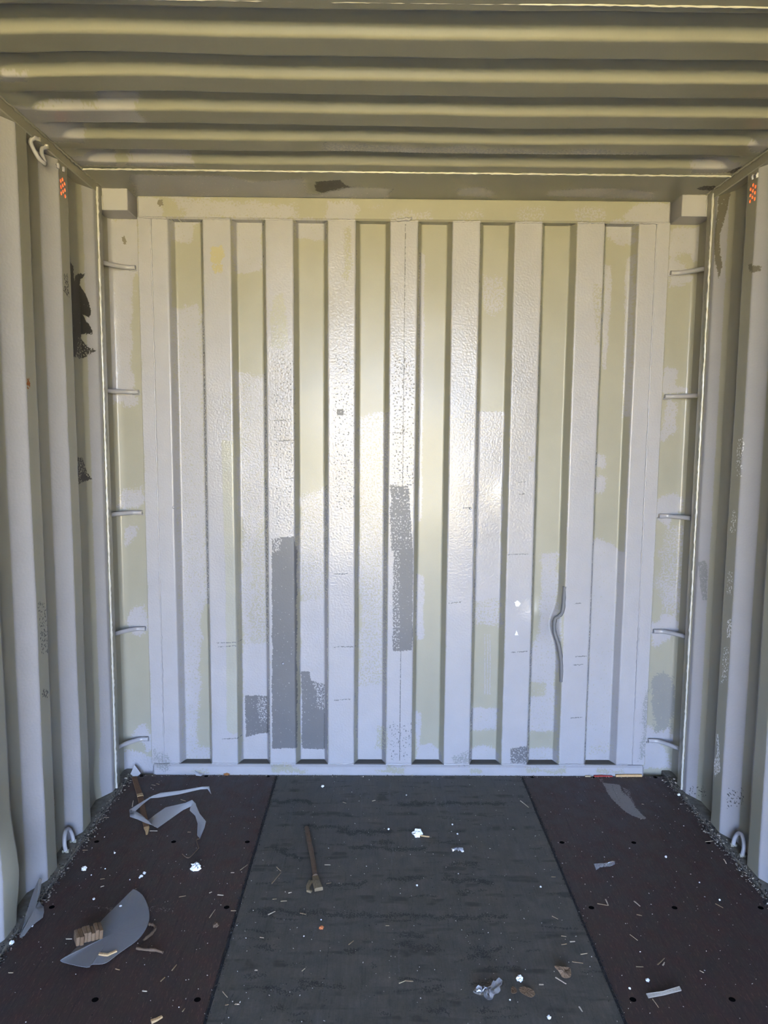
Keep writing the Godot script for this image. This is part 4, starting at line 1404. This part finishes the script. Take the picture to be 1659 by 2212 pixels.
func vents() -> void:
	var cover := mat(Color(0.60, 0.24, 0.12), 0.7)
	cover.backlight_enabled = true
	cover.backlight = Color(0.86, 0.45, 0.28)
	var plate := mat(KINDS.old[0], 0.30)
	plate.metallic_specular = 0.36
	for s in [-1, 1]:
		var called := "left" if s < 0 else "right"
		var at := Vector3(s * HALF, VENT_LOW, 0.447)
		var o := hold("air_vent", "cluster of nine glowing orange vent holes high on the %s corrugated wall" % called, "vent", "wall vents", "", at)
		var st := SurfaceTool.new()
		st.begin(Mesh.PRIMITIVE_TRIANGLES)
		var span := vent_span(s)
		var zs: Array = VENT[s].z
		var cut := [span.x, (zs[0] + zs[1]) / 2.0, (zs[1] + zs[2]) / 2.0, span.y]
		for c in 3:
			var ys: Array = VENT[s].y[c]
			var rows := [VENT_LOW, (ys[0] + ys[1]) / 2.0, (ys[1] + ys[2]) / 2.0, VENT_HIGH]
			for k in 3:
				drilled(st, s, Vector2(zs[c], ys[k]), Rect2(cut[c], rows[k], cut[c + 1] - cut[c], rows[k + 1] - rows[k]), at)
		st.generate_normals()
		put("vent_plate", st.commit(), plate, o)
		var lo := Vector3(minf(s * 0.0014, s * 0.0034), -0.01, span.x - 0.447 - 0.01)
		put("orange_cover", box(lo, Vector3(lo.x + 0.002, VENT_HIGH - VENT_LOW + 0.01, span.y - 0.447 + 0.01), 0.0004), cover, o)
		for p in [Vector3(-s * 0.001, 0.096, 0.040 if s < 0 else 0.028), Vector3(-s * 0.001, 0.099, -0.001)]:
			put("weld_spot", tube([p + Vector3(0, 0.007, 0), p + Vector3(-s * 0.002, 0, 0), p - Vector3(0, 0.007, 0)], 0.005, 8, 0.4, 4), lilac_paint, o)


# one cell of the plate with a round hole in it
func drilled(st: SurfaceTool, s: int, c: Vector2, cell: Rect2, at: Vector3) -> void:
	var angles := []
	for k in 16: angles.append(TAU * k / 16.0)
	for q in [cell.position, cell.end, Vector2(cell.position.x, cell.end.y), Vector2(cell.end.x, cell.position.y)]:
		angles.append(fposmod((q - c).angle(), TAU))
	angles.sort()
	var n := angles.size()
	var inner := []
	var outer := []
	for a in angles:
		var d := Vector2(cos(a), sin(a))
		var far := 1.0
		if absf(d.x) > 1e-6: far = minf(far, ((cell.end.x if d.x > 0.0 else cell.position.x) - c.x) / d.x)
		if absf(d.y) > 1e-6: far = minf(far, ((cell.end.y if d.y > 0.0 else cell.position.y) - c.y) / d.y)
		var i2 := c + d * 0.0056
		var o2 := c + d * far
		inner.append(Vector3(s * HALF, i2.y, i2.x) - at)
		outer.append(Vector3(s * HALF, o2.y, o2.x) - at)
	var deep := Vector3(s * 0.0012, 0, 0)
	var mid := Vector3(s * HALF, c.y, c.x) - at
	for k in n:
		var l := (k + 1) % n
		if inner[k].distance_to(inner[l]) < 1e-6: continue
		face(st, [inner[k], outer[k], outer[l], inner[l]], Vector3(-s, 0, 0))
		face(st, [inner[k], inner[l], inner[l] + deep, inner[k] + deep], mid - inner[k])


func wood(c: Color) -> StandardMaterial3D:
	var m := mat(c, 0.75)
	var n := NoiseTexture2D.new()
	n.width = 256
	n.height = 256
	n.seamless = true
	n.noise = FastNoiseLite.new()
	n.noise.frequency = 0.04
	var ramp := Gradient.new()
	ramp.set_color(0, Color(0.6, 0.56, 0.52))
	ramp.set_color(1, Color(1, 1, 1))
	n.color_ramp = ramp
	m.albedo_texture = n
	m.uv1_triplanar = true
	m.uv1_scale = Vector3(60, 60, 6)
	return m


# a flat split stick along points, of a given width and thickness, ending ragged
func splint(pts: Array, wide: float, thick: float, seed_: int, taper := 0.0) -> ArrayMesh:
	var r := RandomNumberGenerator.new()
	r.seed = seed_
	var st := SurfaceTool.new()
	st.begin(Mesh.PRIMITIVE_TRIANGLES)
	var secs := []
	var n := 0
	for i in pts.size():
		var d: Vector3 = (pts[mini(i + 1, pts.size() - 1)] - pts[maxi(i - 1, 0)]).normalized()
		var u := d.cross(Vector3.UP).normalized()
		var t := i / float(pts.size() - 1)
		var k := 1.0 - taper * t
		var w := wide * 0.5 * k * r.randf_range(0.93, 1.07)
		var h := thick * k * r.randf_range(0.9, 1.1)
		var p: Vector3 = pts[i]
		var c := h * 0.25
		secs.append([p - u * w, p - u * w + Vector3(0, h - c, 0), p - u * (w - c) + Vector3(0, h, 0), p + u * (w - c) + Vector3(0, h * 0.96, 0), p + u * w + Vector3(0, h - c, 0), p + u * w])
		n = 6
	for i in secs.size() - 1:
		for k in n:
			var a: Vector3 = secs[i][k]
			var b: Vector3 = secs[i][(k + 1) % n]
			var c: Vector3 = secs[i + 1][k]
			var d: Vector3 = secs[i + 1][(k + 1) % n]
			var mid: Vector3 = (pts[i] + pts[i + 1]) / 2.0 + Vector3(0, thick * 0.4, 0)
			face(st, [a, b, d, c], (a + b + c + d) / 4.0 - mid)
	face(st, secs[0], pts[0] - pts[1])
	face(st, secs[-1], pts[-1] - pts[-2])
	st.generate_normals()
	return st.commit()


func lump(size: float, seed_: int, squash := 0.75) -> ArrayMesh:
	var n := FastNoiseLite.new()
	n.seed = seed_
	n.frequency = 0.9
	var st := SurfaceTool.new()
	st.begin(Mesh.PRIMITIVE_TRIANGLES)
	var rows := []
	for j in 9:
		var row := []
		for i in 13:
			var a := TAU * (i % 12) / 12.0
			var b := PI * j / 8.0
			var d := Vector3(sin(b) * cos(a), cos(b), sin(b) * sin(a))
			row.append(d * size * (1.0 + 0.95 * n.get_noise_3dv(d * 1.9)) * Vector3(1, squash, 1))
		rows.append(row)
	for j in 8:
		for i in 12:
			for t in [[rows[j][i], rows[j][i + 1], rows[j + 1][i + 1]], [rows[j][i], rows[j + 1][i + 1], rows[j + 1][i]]]:
				face(st, t, t[0] + t[1] + t[2])
	st.generate_normals()
	return st.commit()


func litter() -> void:
	var cloudy := mat(Color(0.66, 0.66, 0.66, 0.50), 0.32)
	cloudy.transparency = BaseMaterial3D.TRANSPARENCY_ALPHA
	cloudy.cull_mode = BaseMaterial3D.CULL_DISABLED
	var smoky := mat(Color(0.47, 0.47, 0.47, 0.66), 0.32)
	smoky.transparency = BaseMaterial3D.TRANSPARENCY_ALPHA
	smoky.cull_mode = BaseMaterial3D.CULL_DISABLED
	var clear := mat(Color(0.60, 0.60, 0.60, 0.24), 0.12)
	clear.transparency = BaseMaterial3D.TRANSPARENCY_ALPHA
	clear.cull_mode = BaseMaterial3D.CULL_DISABLED
	var foam := mat(Color(0.80, 0.80, 0.79), 0.9)
	var brown_wood := wood(Color(0.46, 0.33, 0.21))
	var pale_wood := wood(Color(0.78, 0.66, 0.48))
	var bark := wood(Color(0.42, 0.34, 0.26))
	var leaf := wood(Color(0.46, 0.37, 0.27))

	# the curled plastic ribbon
	var a := triples(RIBBON_A)
	var b := triples(RIBBON_B)
	var rows := []
	var uvs := []
	for i in a.size():
		var row := []
		var uv := []
		for k in 5:
			var t := k / 4.0
			var p: Vector3 = a[i].lerp(b[i], t)
			p.y += 0.003 * sin(t * PI) + 0.0008 * sin(t * 9.0 + i)
			row.append(p)
			uv.append(Vector2(t, i / 24.0))
		rows.append(row)
		uvs.append(uv)
	var o := put("plastic_ribbon", sheet(rows, uvs), cloudy)
	tag(o, "translucent white plastic ribbon lying folded over a brown stick", "plastic strip")

	var st := splint([Vector3(-1.128, 0.001, 0.045), Vector3(-1.098, 0.002, 0.11), Vector3(-1.065, 0.003, 0.18), Vector3(-1.025, 0.003, 0.27), Vector3(-0.985, 0.003, 0.37), Vector3(-0.950, 0.003, 0.45)], 0.021, 0.006, 3)
	var s1 := hold("wooden_splint", "flat brown wooden splint with a broken pale tip under the plastic ribbon", "stick", "", "", Vector3.ZERO)
	put("shaft", st, brown_wood, s1)
	put("broken_tip", splint([Vector3(-0.952, 0.003, 0.447), Vector3(-0.943, 0.003, 0.470), Vector3(-0.937, 0.003, 0.493)], 0.020, 0.006, 5, 0.7), pale_wood, s1)
	put("knot_band", splint([Vector3(-1.056, 0.0045, 0.198), Vector3(-1.048, 0.0045, 0.217)], 0.0225, 0.0062, 6), pale_wood, s1)

	var s2 := hold("wooden_stick", "round brown stick with a frayed pale end on the grey centre board", "stick")
	put("shaft", tube(smooth_path([Vector3(-0.357, 0.008, 0.452), Vector3(-0.342, 0.009, 0.53), Vector3(-0.322, 0.009, 0.63), Vector3(-0.300, 0.009, 0.755)], 6), 0.0085, 9, 0.14, 41), bark, s2)
	put("frayed_end", splint([Vector3(-0.300, 0.003, 0.752), Vector3(-0.294, 0.004, 0.785), Vector3(-0.283, 0.002, 0.822)], 0.020, 0.010, 9, -0.35), wood(Color(0.50, 0.44, 0.33)), s2)
	var chip := put("wood_chip", splint([Vector3(-0.314, 0.0005, 0.775), Vector3(-0.320, 0.001, 0.80), Vector3(-0.318, 0.0005, 0.823), Vector3(-0.306, 0.0005, 0.828)], 0.014, 0.009, 13, 0.4), wood(Color(0.52, 0.46, 0.35)))
	tag(chip, "small torn chip of wood beside the frayed end of the round stick", "wood chip")

	var sheet_o := put("plastic_sheet", scrap(rounded(triples(SHEET)), 0.0012, 0.0003, 4, 7), smoky)
	tag(sheet_o, "large half-moon offcut of cloudy plastic sheet with a curled lower corner", "plastic sheet")
	var torn := put("torn_sheet", scrap(triples(TORN), 0.0012, 0.002, 8, 4), smoky)
	tag(torn, "torn grey ridged plastic leaning on the left floor ledge", "plastic sheet")
	var film := put("clear_film", scrap(triples(FILM), 0.0006, 0.010, 9, 5), clear)
	tag(film, "crumpled clear film beside the fallen brown leaves", "plastic film")
	film = put("clear_film", scrap(triples(CLEAR_A), 0.0006, 0.006, 19, 4), clear)
	tag(film, "thin twist of clear film on the right brown board", "plastic film")
	film = put("clear_film", scrap(triples(CLEAR_B), 0.0006, 0.006, 29, 4), clear)
	tag(film, "small twist of clear film on the grey centre board", "plastic film")

	# block of split wood on the sheet
	var blk := hold("wood_block", "short block of splintered wood resting on the plastic sheet", "wood block", "", "", Vector3(-0.925, 0.021, 1.073))
	blk.rotation = Vector3(0.05, 0.55, -0.08)
	var r := RandomNumberGenerator.new()
	r.seed = 21
	for k in 7:
		var x := -0.036 + k * 0.0105
		var m := box(Vector3(x, 0.0, -0.020 + r.randf_range(-0.003, 0.003)), Vector3(x + 0.0103, 0.027 + r.randf_range(-0.0035, 0.003), 0.020 + r.randf_range(-0.005, 0.005)), 0.0015)
		put("splinter", m, wood(Color(0.44, 0.34, 0.23).lightened(r.randf_range(0.0, 0.10))), blk)
	var bk := put("bark_strip", splint([Vector3(-0.893, 0.008, 1.118), Vector3(-0.872, 0.009, 1.124), Vector3(-0.850, 0.009, 1.126), Vector3(-0.829, 0.012, 1.113)], 0.010, 0.006, 17, 0.3), pale_wood)
	tag(bk, "curved strip of pale bark on the lower edge of the plastic sheet", "bark")

	var twig := put("twig", tube(smooth_path([Vector3(-0.781, 0.005, 1.090), Vector3(-0.755, 0.006, 1.098), Vector3(-0.728, 0.005, 1.098), Vector3(-0.701, 0.004, 1.107)], 5), 0.0042, 7, 0.25, 44), bark)
	tag(twig, "short straight brown twig on the left brown board below the plastic sheet", "twig")
	twig = put("twig", tube(smooth_path([Vector3(-0.772, 0.004, 1.056), Vector3(-0.757, 0.005, 1.030), Vector3(-0.752, 0.006, 1.008), Vector3(-0.762, 0.005, 0.992), Vector3(-0.777, 0.004, 0.986)], 5), 0.0040, 7, 0.25, 45), bark)
	tag(twig, "hooked brown twig beside the right edge of the plastic sheet", "twig")
	twig = put("twig", splint([Vector3(-0.660, 0.0005, 1.352), Vector3(-0.648, 0.001, 1.345), Vector3(-0.638, 0.0005, 1.335)], 0.010, 0.006, 18, 0.3), pale_wood)
	tag(twig, "stubby pale splinter at the bottom of the left brown board", "twig")
	twig = put("root_thread", tube(smooth_path([Vector3(-0.739, 0.003, 0.518), Vector3(-0.746, 0.004, 0.531), Vector3(-0.728, 0.003, 0.576), Vector3(-0.729, 0.003, 0.584), Vector3(-0.747, 0.003, 0.638), Vector3(-0.775, 0.003, 0.616)], 5), 0.0016, 6, 0.2, 46), bark)
	tag(twig, "thin wiry root trailing from the end of the plastic ribbon", "root")
	twig = put("match_stick", tube([Vector3(0.062, 0.004, 0.495), Vector3(0.08, 0.004, 0.501), Vector3(0.096, 0.005, 0.505)], 0.0026, 7, 0.1, 47), pale_wood)
	tag(twig, "tiny stick poking out of a white foam lump", "stick")
	var seed_head := put("seed_head", lump(0.009, 61, 0.6), bark)
	seed_head.position = Vector3(-0.577, 0.005, 0.991)
	tag(seed_head, "dry brown seed head near the left board's joint", "seed head")
	var slv := put("wood_sliver", scrap(triples(SLIVER), 0.003, 0.0006, 12, 3), wood(Color(0.56, 0.54, 0.50)))
	tag(slv, "weathered grey wooden sliver on the right brown board", "wood sliver")
	slv = put("orange_chip", lump(0.0065, 66, 0.5), mat(Color(0.72, 0.42, 0.24), 0.8))
	slv.position = Vector3(-0.262, 0.003, 1.000)
	tag(slv, "small orange crumb on the grey centre board", "crumb")

	var lf := put("dead_leaf", scrap(rounded(triples(LEAF_CURLED)), 0.0007, 0.0025, 31, 4), leaf)
	tag(lf, "curled brown leaf with a raised edge near the right joint", "leaf", "fallen leaves")
	lf = put("dead_leaf", scrap(rounded(triples(LEAF_OVAL)), 0.0007, 0.0012, 32, 4), leaf)
	tag(lf, "flat oval brown leaf below the white foam lump", "leaf", "fallen leaves")
	lf = put("dead_leaf", scrap(rounded(triples(LEAF_SMALL)), 0.0007, 0.001, 33, 4), leaf)
	tag(lf, "small squarish brown leaf fragment beside the oval leaf", "leaf", "fallen leaves")
	lf = put("dead_leaf", scrap([Vector3(-0.757, 0.006, 0.014), Vector3(-0.742, 0.010, 0.012), Vector3(-0.727, 0.006, 0.016), Vector3(-0.735, 0.003, 0.022), Vector3(-0.750, 0.003, 0.022)], 0.0008, 0.001, 34, 3), wood(Color(0.60, 0.42, 0.24)))
	tag(lf, "orange brown leaf scrap at the foot of the end wall", "leaf", "fallen leaves")

	# slips of wood at the foot of the end wall, right
	var slip := put("red_slip", splint([Vector3(0.842, 0.001, 0.018), Vector3(0.880, 0.001, 0.016), Vector3(0.922, 0.001, 0.019)], 0.010, 0.005, 51, 0.2), mat(Color(0.55, 0.16, 0.13), 0.6))
	tag(slip, "red slip of wood at the foot of the end wall", "wood slip", "slips at the end wall")
	slip = put("pale_slip", splint([Vector3(0.936, 0.001, 0.018), Vector3(0.99, 0.002, 0.018), Vector3(1.050, 0.001, 0.016)], 0.010, 0.009, 52), wood(Color(0.84, 0.70, 0.50)))
	tag(slip, "long pale slip of wood at the right foot of the end wall", "wood slip", "slips at the end wall")
	slip = put("pale_slip", splint([Vector3(0.803, 0.001, 0.020), Vector3(0.826, 0.001, 0.020)], 0.007, 0.004, 53), wood(Color(0.86, 0.80, 0.66)))
	tag(slip, "tiny pale slip of wood left of the red slip", "wood slip", "slips at the end wall")
	var pp := mat(Color(0.56, 0.56, 0.57), 0.6)
	var paper := put("paper_scrap", scrap([Vector3(-1.150, 0.012, 0.030), Vector3(-1.140, 0.040, 0.004), Vector3(-1.108, 0.012, 0.024), Vector3(-1.118, 0.004, 0.036), Vector3(-1.135, 0.006, 0.038)], 0.0008, 0.002, 35, 3), pp)
	tag(paper, "pointed white paper scrap standing in the left back corner", "paper", "paper scraps")
	paper = put("paper_scrap", scrap([Vector3(-0.880, 0.020, 0.013), Vector3(-0.865, 0.012, 0.014), Vector3(-0.842, 0.005, 0.018), Vector3(-0.850, 0.003, 0.028), Vector3(-0.872, 0.003, 0.024)], 0.0008, 0.002, 36, 3), pp)
	tag(paper, "small white paper scrap at the foot of the end wall, left", "paper", "paper scraps")

	# white foam lumps
	for i in FOAM.size():
		var f: Array = FOAM[i]
		var where: String = "left brown board" if f[0] < -0.527 else "grey centre board" if f[0] < 0.53 else "right brown board"
		var big: bool = f[2] > 0.012
		var base := 0.001
		if f[0] < -0.75 and f[0] > -1.0 and f[1] > 0.85 and f[1] < 1.0:
			base = 0.008
		var foam_o := put("foam_lump" if big else "foam_crumb", lump(f[2], 500 + i, 0.7), foam)
		foam_o.position = Vector3(f[0], base + f[2] * 0.55, f[1])
		tag(foam_o, FOAM_LABELS[i], "foam", "foam on the " + where)

	# splinters of straw and wood
	var tones := [wood(Color(0.72, 0.66, 0.54)), wood(Color(0.60, 0.52, 0.40)), wood(Color(0.80, 0.76, 0.68))]
	for i in SPLINTERS.size():
		var q: Array = SPLINTERS[i]
		var p0 := Vector3(q[0], 0.0006, q[1])
		var p1 := Vector3(q[2], 0.0006, q[3])
		var where: String = "left brown board" if q[0] < -0.527 else "grey centre board" if q[0] < 0.53 else "right brown board"
		var sp := put("splinter", splint([p0, p0.lerp(p1, 0.5) + Vector3(0, 0.001, 0.0015), p1], 0.0021 + 0.0009 * (i % 3), 0.0016, 700 + i, 0.3), tones[i % 3])
		tag(sp, SPLINTER_LABELS[i], "splinter", "splinters on the " + where)


# dust and grit nobody could count: along the ledges and over the boards
func crumbs() -> void:
	var m := mat(Color(1, 1, 1), 0.85)
	m.vertex_color_use_as_albedo = true
	var grit := box(Vector3(-0.5, 0, -0.5), Vector3(0.5, 1, 0.5), 0.2)
	var r := RandomNumberGenerator.new()
	r.seed = 99
	var beds := [
		["edge_grit", "grey and brown grit gathered along the right floor ledge", 1, 1500],
		["edge_grit", "grey and brown grit gathered along the left floor ledge", -1, 1100],
		["floor_grit", "fine pale grit scattered over the floor boards", 0, 1300],
		["joint_grit", "dark crumbs packed along the two floor joints", 3, 1400],
		["sill_grit", "crumbs of rust and dirt along the foot of the end wall", 2, 500],
	]
	for b in beds:
		var mm := MultiMesh.new()
		mm.transform_format = MultiMesh.TRANSFORM_3D
		mm.use_colors = true
		mm.mesh = grit
		mm.instance_count = b[3]
		for i in int(b[3]):
			var p := Vector3.ZERO
			var size := r.randf_range(0.0012, 0.0034)
			var side: int = b[2]
			var tone := Color(0.30, 0.28, 0.25).lerp(Color(0.62, 0.58, 0.52), pow(r.randf(), 2.0))
			if side == 0:
				p = Vector3(r.randf_range(-1.13, 1.13), 0.0, pow(r.randf(), 0.8) * 1.45 + 0.02)
				size = r.randf_range(0.0008, 0.0022)
				tone = Color(0.5, 0.47, 0.42).lerp(Color(0.85, 0.83, 0.8), r.randf())
				if r.randf() < 0.35:
					tone = Color(0.07, 0.065, 0.06)
			elif side == 3:
				p = Vector3((-0.527 if i % 2 == 0 else 0.530) + r.randfn(0.0, 0.005), -0.0005, r.randf_range(0.015, 1.45))
				size = r.randf_range(0.001, 0.0026)
				tone = Color(0.05, 0.045, 0.04).lerp(Color(0.22, 0.2, 0.18), pow(r.randf(), 3.0))
			elif side == 2:
				p = Vector3(r.randf_range(-1.15, 1.15), 0.0, r.randf_range(0.012, 0.028))
			else:
				var z := r.randf_range(0.02, 1.5)
				var clump := 0.5 + 0.5 * sin(z * 23.0) * sin(z * 7.0 + 1.0)
				p = Vector3(side * (1.150 + r.randfn(0.0, 0.010) - absf(r.randfn(0.0, 0.006)) * clump), 0.0, z)
				if absf(p.x) > 1.152:
					p.y = 0.008
				if r.randf() < 0.45:
					tone = Color(0.09, 0.08, 0.07)
				size *= 0.8 + 0.9 * clump
			var basis := Basis.from_euler(Vector3(r.randf_range(-0.4, 0.4), r.randf() * TAU, r.randf_range(-0.4, 0.4)))
			basis = basis * Basis.from_scale(Vector3(size * r.randf_range(0.7, 2.2), size * r.randf_range(0.4, 0.9), size))
			mm.set_instance_transform(i, Transform3D(basis, p))
			mm.set_instance_color(i, tone.srgb_to_linear())
		var o := MultiMeshInstance3D.new()
		o.name = unique(b[0])
		o.multimesh = mm
		o.material_override = m
		tag(o, b[1], "grit", "", "stuff")
		add_child(o)
